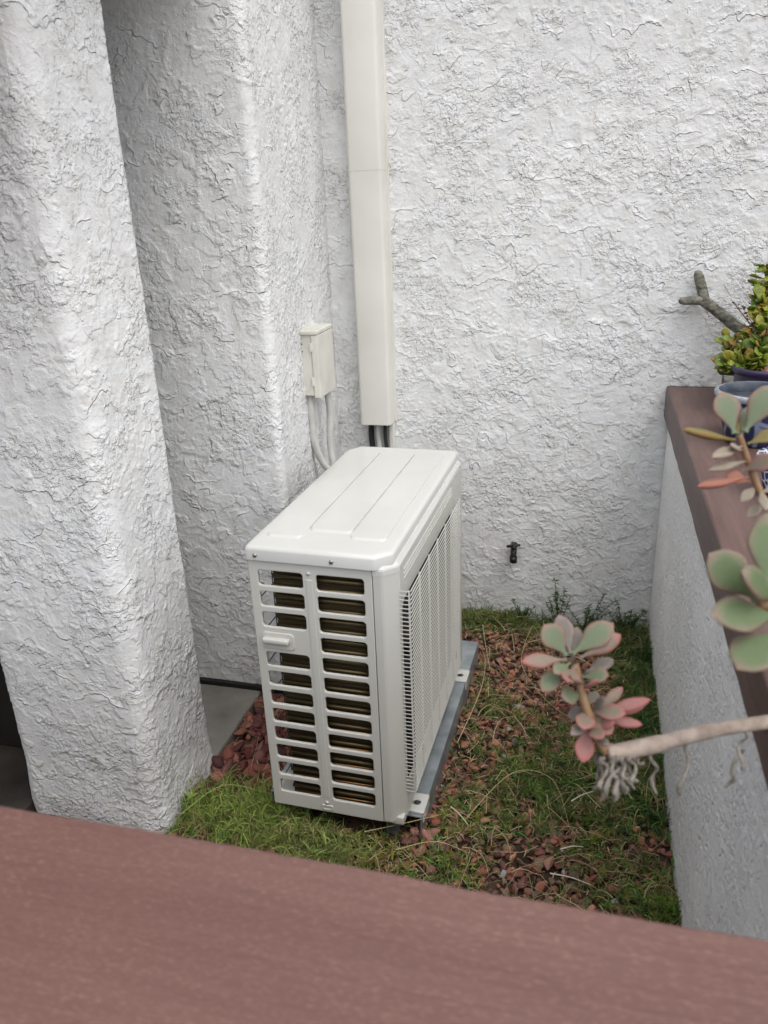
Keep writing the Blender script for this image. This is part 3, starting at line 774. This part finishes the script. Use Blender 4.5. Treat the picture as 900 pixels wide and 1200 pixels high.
tag(gro, 'fine green ground cover growing through the red gravel', 'grass', kind='stuff')
# dry stalks lying about
Vs, Fs, Cs, off = [], [], [], 0
def stalk(pts, r, col):
    global off
    V, F = tube_arrays(pts, [r*(1-.6*i/(len(pts)-1)) for i in range(len(pts))], 4)
    Vs.append(np.array([v[:] for v in V])); Fs.append(np.array(F)+off); off += len(V); Cs.append(np.tile(np.array(col), (len(V),1)))
for k in range(2600):
    x = nr.uniform(-.2, XR-.02); y = nr.uniform(-.2, YB-.05)
    if not keepout(np.array([x]), np.array([y]))[0] or (x < .22 and nr.random() < .75): continue
    a = nr.uniform(0, 2*math.pi); ln = nr.uniform(.03,.13) if k < 420 else nr.uniform(.008,.03); cv_ = nr.normal(0, .9); z = float(ground_h(np.array([x]),np.array([y]))[0])
    pts = []
    for i in range(6):
        t = i/5; aa = a+cv_*t; x += math.cos(aa)*ln/5; y += math.sin(aa)*ln/5
        pts.append((min(x, XR-.012), min(y, YB-.015), z+.012+(.018 if k < 420 else .004)*math.sin(t*math.pi)*nr.uniform(.6,1.2)))
    if max(p[1] for p in pts) > YB-.02 : continue
    if any(-.02 < p[0] < .29 and .02 < p[1] < .72 for p in pts): continue
    pale = nr.uniform(.5,1.4); stalk(pts, nr.uniform(.0005,.0011), (.42*pale,.35*pale,.20*pale))
def long_stalk(P, r=.0011, col=(.45,.38,.2)): stalk(spline(P, 6), r, col)
long_stalk([(.18,.00,.03),(.25,.02,.045),(.32,.055,.05)], .0014)
long_stalk([(.25,-.03,.03),(.32,-.01,.045),(.38,.0,.02)], .0012)
long_stalk([(.31,.30,.03),(.34,.45,.07),(.33,.60,.06),(.30,.72,.02)], .0012)
long_stalk([(.43,.86,.02),(.42,.70,.05),(.43,.58,.05),(.52,.46,.03),(.62,.44,.02)], .001)
long_stalk([(.29,.84,.02),(.30,.78,.05),(.315,.70,.06),(.34,.62,.02)], .0013, (.5,.42,.28))
long_stalk([(.36,.08,.02),(.44,.20,.05),(.52,.22,.03),(.56,.10,.02)], .001)
long_stalk([(-.19,-.03,.03),(-.12,.02,.07),(-.04,.04,.05)], .0012, (.30,.36,.12))
for a, b in (((.545,.035,.03),(.585,.045,.035)),((.53,-.02,.025),(.60,-.035,.03)),((.56,.165,.03),(.60,.19,.04)),((.33,.10,.03),(.37,.06,.03))):
    long_stalk([a, ((a[0]+b[0])/2,(a[1]+b[1])/2,(a[2]+b[2])/2+.004), b], .0018, (.6,.55,.45))
st = mesh_np('dry_stalks', np.vstack(Vs), np.vstack(Fs), M_STRAW, None, True, np.vstack(Cs))
tag(st, 'dry straw stalks scattered over the gravel and grass', 'straw', kind='stuff')

# weeds at the foot of the walls
def weed(x, y, h, n, label, spread=.5, col=(.05,.10,.025), z0=-.01):
    o = empty('weed', (x, y, 0)); tag(o, label, 'weed', 'weeds at the foot of the walls')
    Vs, Fs, Cs, of = [], [], [], 0; LV, LF, LC, lo_ = [], [], [], 0
    for k in range(n):
        a = nr.uniform(math.pi, 2*math.pi) if y > .85 else nr.uniform(0, 2*math.pi); l = h*nr.uniform(.6,1.05); s = spread*nr.uniform(.2,1)
        p = [(math.cos(a)*s*l*t*.9, math.sin(a)*s*l*t*.5, z0+l*(t-.25*s*t*t)) for t in (0,.25,.5,.75,1)]
        p = spline(p, 3); V, F = tube_arrays(p, [.0012*(1-.6*i/(len(p)-1)) for i in range(len(p))], 4)
        Vs.append(np.array([v[:] for v in V])); Fs.append(np.array(F)+of); of += len(V)
        m = int(34*l/.06); idx = nr.integers(2, len(p), m); P = np.array([p[i][:] for i in idx])
        az = nr.uniform(0, 2*np.pi, m); el = nr.uniform(-.1,1.0,m)
        D = np.stack([np.cos(az)*np.cos(el), np.sin(az)*np.cos(el)*.7, np.sin(el)],1)
        cc = np.array(col)*nr.uniform(.7,1.5,(m,1))
        v, f, c = blades(P, D, nr.uniform(.007,.018,m), nr.uniform(.0014,.0028,m), .3, cc, cc*1.2)
        LV.append(v); LF.append(f+lo_); LC.append(c); lo_ += len(v)
    V = np.vstack(Vs); mesh_np('stems', V, np.vstack(Fs), M_GRASS, o, True, np.tile(np.array(col)*.8,(len(V),1)))
    lf = mesh_np('leaves', np.vstack(LV), np.vstack(LF), M_GRASS, o, False, np.vstack(LC)); lf['kind'] = 'stuff'
weed(.40, .905, .10, 6, 'short weed against the tall wall next to the condenser rail')
weed(.50, .905, .16, 7, 'tallest thin weed reaching up the foot of the tall wall')
weed(.57, .905, .14, 8, 'arching weed at the tall wall between the thin weed and the corner', .9)
weed(.68, .895, .12, 11, 'bushy weed in the corner of the tall wall and the low wall', .7)
weed(.718, .74, .10, 10, 'weed against the low wall under the flower pots', .6)
weed(.722, -.055, .06, 14, 'bright yellow green tuft at the foot of the low wall by the front ledge', .9, (.11,.19,.03))
weed(.722, .17, .07, 7, 'dark green sprig leaning on the low wall under the hanging roots', .7)
weed(-.208, .02, .05, 3, 'small sprig growing at the foot of the stucco pillar', .6)

# ------------------------------------------------------------------ pots on the low wall
def pot_mat(name, c0, c1, scale):
    m = mat(name, c0, .18, 0, .6)
    tc = N(m, 'ShaderNodeTexCoord'); v = N(m, 'ShaderNodeTexVoronoi', Scale=scale, feature='DISTANCE_TO_EDGE'); L(m, tc.outputs['Object'], v.inputs['Vector'])
    r = N(m, 'ShaderNodeValToRGB'); r.color_ramp.elements[0].position = .05; r.color_ramp.elements[1].position = .12
    r.color_ramp.elements[0].color = (*c1,1); r.color_ramp.elements[1].color = (*c0,1); L(m, v.outputs[0], r.inputs[0]); L(m, r.outputs[0], bsdf(m).inputs['Base Color'])
    return m
M_POT = pot_mat('blue_glaze', (.018,.025,.075), (.20,.24,.34), 22)
M_POT2 = pot_mat('blue_white_glaze', (.03,.045,.16), (.62,.66,.70), 75)
M_POT3 = mat('purple_plastic', (.028,.02,.06), .4); M_RIM = mat('grey_blue_glaze', (.2,.24,.3), .2, 0, .6); vary(M_RIM, (.20,.23,.27), (.34,.37,.41), 55, 5, .4, .6)
M_SLATE = mat('slate_glaze', (.04,.055,.075), .25, 0, .5); vary(M_SLATE, (.03,.042,.06), (.06,.075,.10), 40)
M_TERRA = mat('terracotta', (.35,.16,.09), .85); vary(M_TERRA, (.30,.13,.07), (.40,.20,.12), 12)
M_PSOIL = mat('pot_soil', (.03,.034,.04), .6); vary(M_PSOIL, (.022,.028,.036), (.05,.058,.068), 60); bump(M_PSOIL, 120, .8, .004)
M_CUP = mat('clear_plastic', (.92,.93,.92), .12, 0, .5); bsdf(M_CUP).inputs['Transmission Weight'].default_value = .92; bsdf(M_CUP).inputs['IOR'].default_value = 1.08
def pot(x, y, r0, r1, h, m, rim, label, rw=.006):
    o = empty('flower_pot', (x, y, ZC)); tag(o, label, 'flower pot', 'pots on the low wall')
    lathe('body', [(0,.001),(r0*.9,.001),(r0,.004),(r0+(r1-r0)*.45,h*.45),(r1-.002,h*.88),(r1-.001,h-.004)], m, o, 40)
    lathe('rim', [(r1-.002,h*.87),(r1+.003,h*.9),(r1+.004,h-.003),(r1+.002,h),(r1-rw,h)], rim, o, 40)
    lathe('inner_wall', [(r1-rw,h-.0002),(r1-rw-.002,h-.004),(r1-rw-.003,h*.72)], M_SLATE if rim is M_RIM else rim, o, 40)
    lathe('soil', [(r1-rw-.002,h*.80),(r1*.6,h*.815),(0,h*.82)], M_PSOIL, o, 28)
    return o
pot(.856, .46, .052, .075, .100, M_POT, M_RIM, 'wide dark blue glazed pot with a pale rim on the low wall', .0035)
pot(.852, .165, .030, .042, .066, M_POT2, M_POT2, 'small blue and white patterned pot nearest the front ledge')
pot(.900, .66, .050, .062, .105, M_POT3, M_POT3, 'dark purple plastic pot holding the leafy jade plant')
pot(.985, .80, .050, .06, .12, M_TERRA, M_TERRA, 'terracotta pot with the bare grey branch by the tall wall')
cup = lathe('plastic_cup', [(0,0),(.026,0),(.027,.002),(.033,.118),(.0345,.12),(.0335,.121),(.0318,.118),(.0255,.004),(0,.003)], M_CUP, None, 32, (.868, .80, ZC+.001))
tag(cup, 'clear plastic cup standing on the timber cap behind the pots', 'cup')
# clumpy jade plant
M_LEAF = tinted('succulent_leaf', .5, .4)
_a = [n for n in M_LEAF.node_tree.nodes if n.type == 'ATTRIBUTE'][0]
vary(M_LEAF, (.62,.60,.58), (1.12,1.12,1.12), 130, 5, .32, .6, chain=_a.outputs['Color'], mode='MULTIPLY'); bump(M_LEAF, 160, .35, .0015, 3)
M_BARK = mat('grey_bark', (.16,.15,.12), .85); c, _ = vary(M_BARK, (.055,.052,.040), (.21,.205,.165), 70, 6, .35, .65, (1,1,2.0)); bump(M_BARK, 120, .8, .003)
M_STEM = mat('brown_stem', (.20,.09,.05), .7); vary(M_STEM, (.13,.06,.035), (.28,.13,.07), 50)
def leaf_mesh(name, L_, W0, th, edge, mid, tip, cup_=.12, nt=9, na=10, bend=0.):
    """thick spoon-shaped leaf along +X, face up +Z"""
    V, C, F = [], [], []
    for i in range(nt+1):
        t = i/nt; w_ = W0*.5*max(.10 if i < nt else .0, (math.sin(math.pi*min(1,(t**1.25)*.93+.035)))**.72)*(.22+.78*min(1,t/.55)) if i < nt else 0
        if i == 0: w_ = W0*.12
        for k in range(na):
            a = 2*math.pi*k/na; cy, cz = math.cos(a), math.sin(a)
            y = w_*cy; thk = th*.5*(w_/(W0*.5))**.5 if w_ > 0 else 0
            z = thk*cz + cup_*W0*(cy*cy)*(w_/(W0*.5))**2 + bend*L_*t*t
            V.append((L_*t, y, z)); e = min(1, max(abs(cy)**5, ((t-.80)/.20 if t > .80 else 0)))
            e *= min(1, t*3); g = 1-min(1, t*5)
            base = np.array(mid)*(1-e)+np.array(edge)*e
            if t > .6: base = base*(1-(t-.6)*.5)+np.array(tip)*((t-.6)*.5)
            C.append(base*.78)
    for i in range(nt):
        for k in range(na): F.append((i*na+k, i*na+(k+1)%na, (i+1)*na+(k+1)%na, (i+1)*na+k))
    o = mesh_np(name, V, F, M_LEAF, None, True, np.array(C)); me = o.data; bpy.data.objects.remove(o); return me
def orient(base, tip, normal):
    x = (tip-base).normalized(); z = (normal - x*normal.dot(x))
    if z.length < 1e-4: z = x.orthogonal()
    z.normalize(); y = z.cross(x)
    return Matrix(((x.x,y.x,z.x,base.x),(x.y,y.y,z.y,base.y),(x.z,y.z,z.z,base.z),(0,0,0,1)))
def joined_leaves(name, spots, parent, cols, size, mattr=M_LEAF):
    me = leaf_mesh('tmp', 1, .72, .16, (1,1,1), (1,1,1), (1,1,1), .15, 5, 6)
    bV = np.array([v.co[:] for v in me.vertices]); bF = np.array([p.vertices[:] for p in me.polygons]); bpy.data.meshes.remove(me)
    Vs, Fs, Cs = [], [], []
    for i, (p, d) in enumerate(spots):
        s = size*nr.uniform(.65,1.2); m = orient(Vector(p), Vector(p)+Vector(d), Vector((nr.normal()*.5, -.4+nr.normal()*.5, 1)))
        A = np.array(m)[:3,:3]*s; Vs.append(bV @ A.T + np.array(p)); Fs.append(bF+i*len(bV))
        c = np.array(cols[nr.integers(len(cols))])*nr.uniform(.75,1.25); Cs.append(np.tile(c,(len(bV),1)))
    o = mesh_np(name, np.vstack(Vs), np.vstack(Fs), mattr, parent, True, np.vstack(Cs)); o['kind'] = 'stuff'; return o
def bushy(name, label, cat, base, tips, size, cols, per, rstem=.004, stemm=M_STEM):
    o = empty(name, base); tag(o, label, cat, 'red sprigs in the purple pot' if name == 'red_succulent' else None); spots = []; sb = []
    b = Vector(base)
    for tpt in tips:
        tv = Vector(tpt)-b; p = spline([(0,0,0), (tv.x*.25,tv.y*.25,tv.z*.45), (tv.x*.7,tv.y*.7,tv.z*.8), tv], 4)
        sb.append(tube_bm(p, [rstem*(1-.55*i/(len(p)-1)) for i in range(len(p))], 6))
        for k in range(per):
            u_ = nr.uniform(.45,1); q_ = p[int(u_*(len(p)-1))]
            d = Vector(nr.normal(size=3)); d.z = abs(d.z)*.7; d.normalize(); spots.append((q_+d*.003, d))
    bm_obj('stem', join_bm(sb), stemm, o, True); joined_leaves('foliage', spots, o, cols, size)
    return o
JC = [(c_[0]*1.3, c_[1]*1.35, c_[2]*1.1) for c_ in [(.11,.13,.012),(.16,.16,.018),(.07,.11,.012),(.19,.165,.02),(.055,.09,.015),(.20,.12,.03),(.10,.14,.015),(.13,.15,.015)]]
tips = []
for x, y, dpt in ((842,418,1.72),(838,430,1.70),(848,406,1.75),(855,395,1.74),(862,412,1.68),(870,398,1.7),(872,380,1.72),(884,395,1.66),(892,372,1.7),(893,350,1.74),(898,335,1.74),(890,410,1.64),(902,395,1.66),(850,426,1.68),(863,428,1.66),(880,425,1.64),(903,360,1.72),(908,345,1.7),(856,438,1.68),(915,410,1.68),(920,370,1.75),(845,438,1.70),(897,318,1.76),(906,322,1.74),(892,332,1.74),(901,308,1.76),(886,345,1.72),(895,360,1.70)):
    tips.append(px(x, y, dpt))
bushy('jade_plant', 'yellow green jade plant bushing out above the blue pot', 'plant', (.900,.66,ZC+.085), tips, .031, JC, 13, .0045)
RC = [(.07,.02,.022),(.10,.03,.03),(.05,.02,.02)]
bushy('red_succulent', 'tiny dark red succulent sprig poking out beside the bare branch', 'plant', (.915,.665,ZC+.085), [px(860,356,1.76),px(856,350,1.78),px(868,358,1.75)], .008, RC, 10, .0012)
bushy('red_succulent', 'tiny dark red succulent sprig between the jade leaves and the upright stub', 'plant', (.935,.675,ZC+.085), [px(882,352,1.76),px(876,348,1.78),px(888,354,1.75)], .008, RC, 11, .0012)
# bare plumeria
pl = empty('bare_branch', (.985,.80,ZC+.10)); tag(pl, 'bare grey forked stub branch rising from the terracotta pot', 'branch')
def in_pl(o):
    o.parent = pl; o.matrix_parent_inverse = Matrix.Translation((-.985,-.80,-(ZC+.10))); return o
DP = 1.83
trunk = [(.985,.80,ZC+.095), px(905,420,DP+.05), px(885,398,DP), px(863,383,DP), px(846,369,DP), px(824,352,DP)]
in_pl(tube('limb', spline(trunk, 6), [.013]*25+[.0125]*6, M_BARK, None, 12))
def stubend(pts, r):
    p = spline(pts, 6); n = len(p); rr = [r*(1.06 if i < n-4 else (1.0,.93,.72,.38)[i-(n-4)]) for i in range(n)]
    return tube('stub', p, rr, M_BARK, None, 12)
in_pl(stubend([px(826,354,DP), px(822,336,DP), px(817,317,DP-.01)], .0115))
in_pl(stubend([px(826,353,DP), px(812,352,DP), px(796,353,DP-.01)], .0095))
in_pl(stubend([(.985,.80,ZC+.095), px(902,400,DP+.04), px(893,345,DP), px(892,300,DP)], .0125))

# ------------------------------------------------------------------ trailing succulent in the foreground
sp_ = empty('trailing_succulent', (.97, -.40, ZC+.10)); tag(sp_, 'pink edged green succulent trailing bare stems over the low wall', 'plant')
def in_sp(o, par=None):
    if par is None:
        o.parent = sp_; o.matrix_parent_inverse = Matrix.Translation((-.97, .40, -(ZC+.10)))
    else:
        o.parent = par; o.matrix_parent_inverse = par.matrix_world.inverted() if False else par.matrix_parent_inverse.inverted() @ Matrix.Identity(4) if False else Matrix.Identity(4)
    return o
fp = pot(.97, -.40, .07, .10, .12, M_TERRA, M_TERRA, 'terracotta pot holding the trailing succulent at the front of the low wall')
M_TWIG = mat('pale_twig', (.42,.33,.29), .8); vary(M_TWIG, (.20,.155,.125), (.38,.31,.26), 75, 7, .3, .7); bump(M_TWIG, 90, .6, .003)
M_FLESH = mat('orange_stem', (.30,.15,.06), .6); vary(M_FLESH, (.17,.085,.04), (.27,.17,.085), 60)
M_ROOT = mat('dry_root', (.30,.26,.21), .9); vary(M_ROOT, (.10,.085,.065), (.30,.27,.235), 70, 5, .3, .7); bump(M_ROOT, 150, .8, .003)
GREEN, PINK, ROSE, DULL, OLIVE, PALE = (.165,.215,.125), (.37,.17,.155), (.50,.15,.14), (.18,.165,.14), (.19,.16,.04), (.32,.28,.21)
LEAFM = {}
def leafm(kind, asp):
    k = (kind, asp)
    if k not in LEAFM:
        e, m_, t_ = {'green': (PINK, GREEN, (.30,.28,.2)), 'mix': (ROSE, (.26,.21,.16), PINK), 'pink': (ROSE, (.40,.19,.175), ROSE), 'dull': ((.36,.24,.22), DULL, DULL), 'olive': ((.34,.20,.06), OLIVE, (.36,.30,.16)), 'pale': ((.45,.33,.28), PALE, PALE), 'coral': ((.42,.15,.11), (.36,.16,.11), (.40,.13,.10)), 'big': ((.33,.21,.18), (.13,.19,.085), (.15,.19,.10))}[kind]
        LEAFM[k] = leaf_mesh('leaf', 1, asp, .15 if asp < .5 else .11, e, m_, t_, .10, 10, 12, .05)
    return LEAFM[k]
def put_leaf(bx, by, tx, ty, wpx, dep, ddep, kind, parent, edge=False):
    b = px(bx, by, dep); t = px(tx, ty, dep+ddep); ln = (t-b).length
    lp = math.hypot(tx-bx, ty-by)*dep/FPX
    asp = round(max(.2, min(.8, wpx*dep/FPX/ln*1.0)), 1)
    toc = (CAM-b).normalized()
    nrm = Vector((nr.normal()*.25, nr.normal()*.25, .9)) + toc*(1.3 if not edge else .15)
    o = link('leaf', leafm(kind, asp)); m = orient(b, t, nrm)
    wy = wpx*dep/FPX/ asp
    o.matrix_world = m @ Matrix.Diagonal((ln, wy, (ln+wy)/2, 1)); o.parent = parent; o.matrix_parent_inverse = parent_world(parent).inverted()
def parent_world(p):
    m = Matrix.Identity(4)
    while p is not None:
        m = (p.matrix_parent_inverse @ p.matrix_basis) @ m if p.parent is not None else p.matrix_basis @ m
        p = p.parent
    return m
root = Vector((.97,-.40,ZC+.10))
D1 = .70
stA = in_sp(tube('branch', spline([root, (.90,-.41,ZC+.075), px(980,835,.715), px(900,846,D1), px(830,857,D1), px(770,872,D1), px(712,884,D1)], 8), [.0058]*24+[.0062]*8+[.0068]*8+[.0078]*7+[.0090]*2, M_TWIG, None, 12))
tw = tube('shoot', spline([px(712,882,D1), px(700,862,D1), px(690,838,D1), px(681,808,.705), px(674,778,.71)], 6), [.0050]*8+[.0042]*9+[.0036]*8, M_FLESH, None, 10); in_sp(tw, None)
for a in ((664,768,637,732,31,.005,'green'),(669,766,655,721,24,.02,'dull'),(671,766,719,731,31,.0,'green'),(680,771,728,744,22,-.005,'mix'),(664,773,610,777,20,-.01,'mix'),(661,780,635,811,24,-.01,'green'),(673,782,664,801,22,-.03,'mix'),(682,793,714,792,22,-.015,'green'),(686,788,718,774,18,.02,'dull'),(682,815,656,816,23,-.015,'green'),(672,772,676,736,18,.025,'dull'),(668,777,648,790,18,-.02,'green'),
          (700,836,763,821,16,-.01,'pink'),(700,834,729,806,14,.015,'mix'),(704,838,755,829,12,.0,'pink'),(690,832,734,838,22,-.02,'mix'),(703,842,753,850,13,-.01,'pink'),(695,838,717,861,22,-.015,'mix'),(689,830,683,856,23,-.02,'mix'),(688,848,683,894,23,-.01,'pink'),(692,830,666,840,18,.01,'dull'),(692,834,712,818,14,-.02,'dull'),(688,826,700,812,14,.01,'dull'),(684,806,700,800,16,-.03,'mix'),(690,850,706,868,18,-.03,'mix'),(692,846,668,862,14,-.015,'dull'),(684,800,668,796,16,-.03,'green'),(700,862,712,876,12,-.03,'dull'),(696,852,722,846,13,-.02,'pink')):
    put_leaf(a[0], a[1], a[2], a[3], a[4], .705, a[5], a[6], tw)
# hanging dried roots
def hang(x, y, x2, y2, r, wob, dd=0):
    P = []
    for i in range(9):
        t = i/8; q_ = px(x+(x2-x)*t + wob*math.sin(t*9+x), y+(y2-y)*t, D1+dd)
        P.append(q_ + Vector((0, .004*math.sin(t*8+y), 0)))
    rr = [r*.72*(.5+.35*abs(math.sin(i*1.7+x))+(.2 if i > 5 else 0)) for i in range(9)]; rr[-1] = r*.4
    V_ = spline(P, 2); rs = [rr[min(8, i//2)] for i in range(len(V_))]
    o = tube('dry_root', V_, rs, M_ROOT, None, 8); in_sp(o, None)
for k in range(16): hang(nr.uniform(702,742), 884, nr.uniform(698,745), nr.uniform(908,940), nr.uniform(.0018,.0034), nr.uniform(2,5), nr.uniform(-.02,.03))
for a in ((706,884,700,925,.0030,4,0),(712,886,708,932,.0034,4,.01),(718,888,722,930,.0036,3,-.01),(724,886,716,918,.0028,4,.015),(729,886,732,934,.0034,3,0),(738,884,744,915,.0030,4,-.008),(716,890,728,926,.003,3,.02),(748,880,752,900,.0025,3,0),(764,876,769,928,.0030,4,0),(808,866,796,934,.0026,4,0),(873,852,866,900,.0024,3,0),(868,880,852,926,.0030,4,.006),(700,882,703,912,.003,3,.01)):
    hang(*a)
# big shoot at the right
D2 = .60
stB = in_sp(tube('branch', spline([root, (.93,-.44,ZC+.16), px(1010,760,.68), px(950,735,.64), px(905,712,D2+.01), px(893,705,D2)], 6), [.008]*12+[.007]*12+[.006]*7, M_FLESH, None, 10))
for a in ((886,703,829,648,50,.0,'big'),(897,690,900,606,46,.02,'big'),(910,705,864,670,38,-.03,'big'),(915,722,830,722,46,-.015,'big'),(912,738,863,787,54,-.02,'big'),(905,690,955,640,46,.0,'big'),(915,705,985,700,46,-.02,'big'),(915,730,965,785,46,-.02,'big'),(905,698,930,610,40,.03,'big')):
    put_leaf(a[0], a[1], a[2], a[3], a[4], D2, a[5], a[6], stB)
# upper shoot
D3 = .74
stC = in_sp(tube('branch', spline([root, (.95,-.42,ZC+.17), px(985,660,.74), px(935,625,.75), px(899,592,D3), px(881,552,D3), px(871,524,D3), px(866,510,D3)], 6), [.006]*12+[.0036]*18+[.0032]*13, M_FLESH, None, 10))
for a in ((861,508,844,460,33,.01,'green',0),(873,506,906,452,33,.0,'green',0),(861,516,799,506,15,.0,'olive',1),(872,522,833,538,15,-.02,'pale',0),(877,540,829,553,12,-.01,'pale',0),(876,560,816,573,14,-.01,'coral',1),(870,552,910,536,22,-.02,'mix',0),(876,520,912,507,18,.0,'olive',0),(868,512,880,478,20,.03,'green',0),(880,565,850,556,16,.0,'coral',0),(870,528,855,523,12,-.02,'pale',0),
          (888,568,868,588,13,0,'pale',0),(897,587,876,606,13,0,'pale',0),(893,578,915,566,14,0,'pale',0),(902,598,884,618,12,0,'pale',0),(890,572,898,600,12,-.02,'pale',0),(866,510,858,488,14,.03,'olive',0)):
    put_leaf(a[0], a[1], a[2], a[3], a[4], D3, a[5], a[6], stC, bool(a[7]))
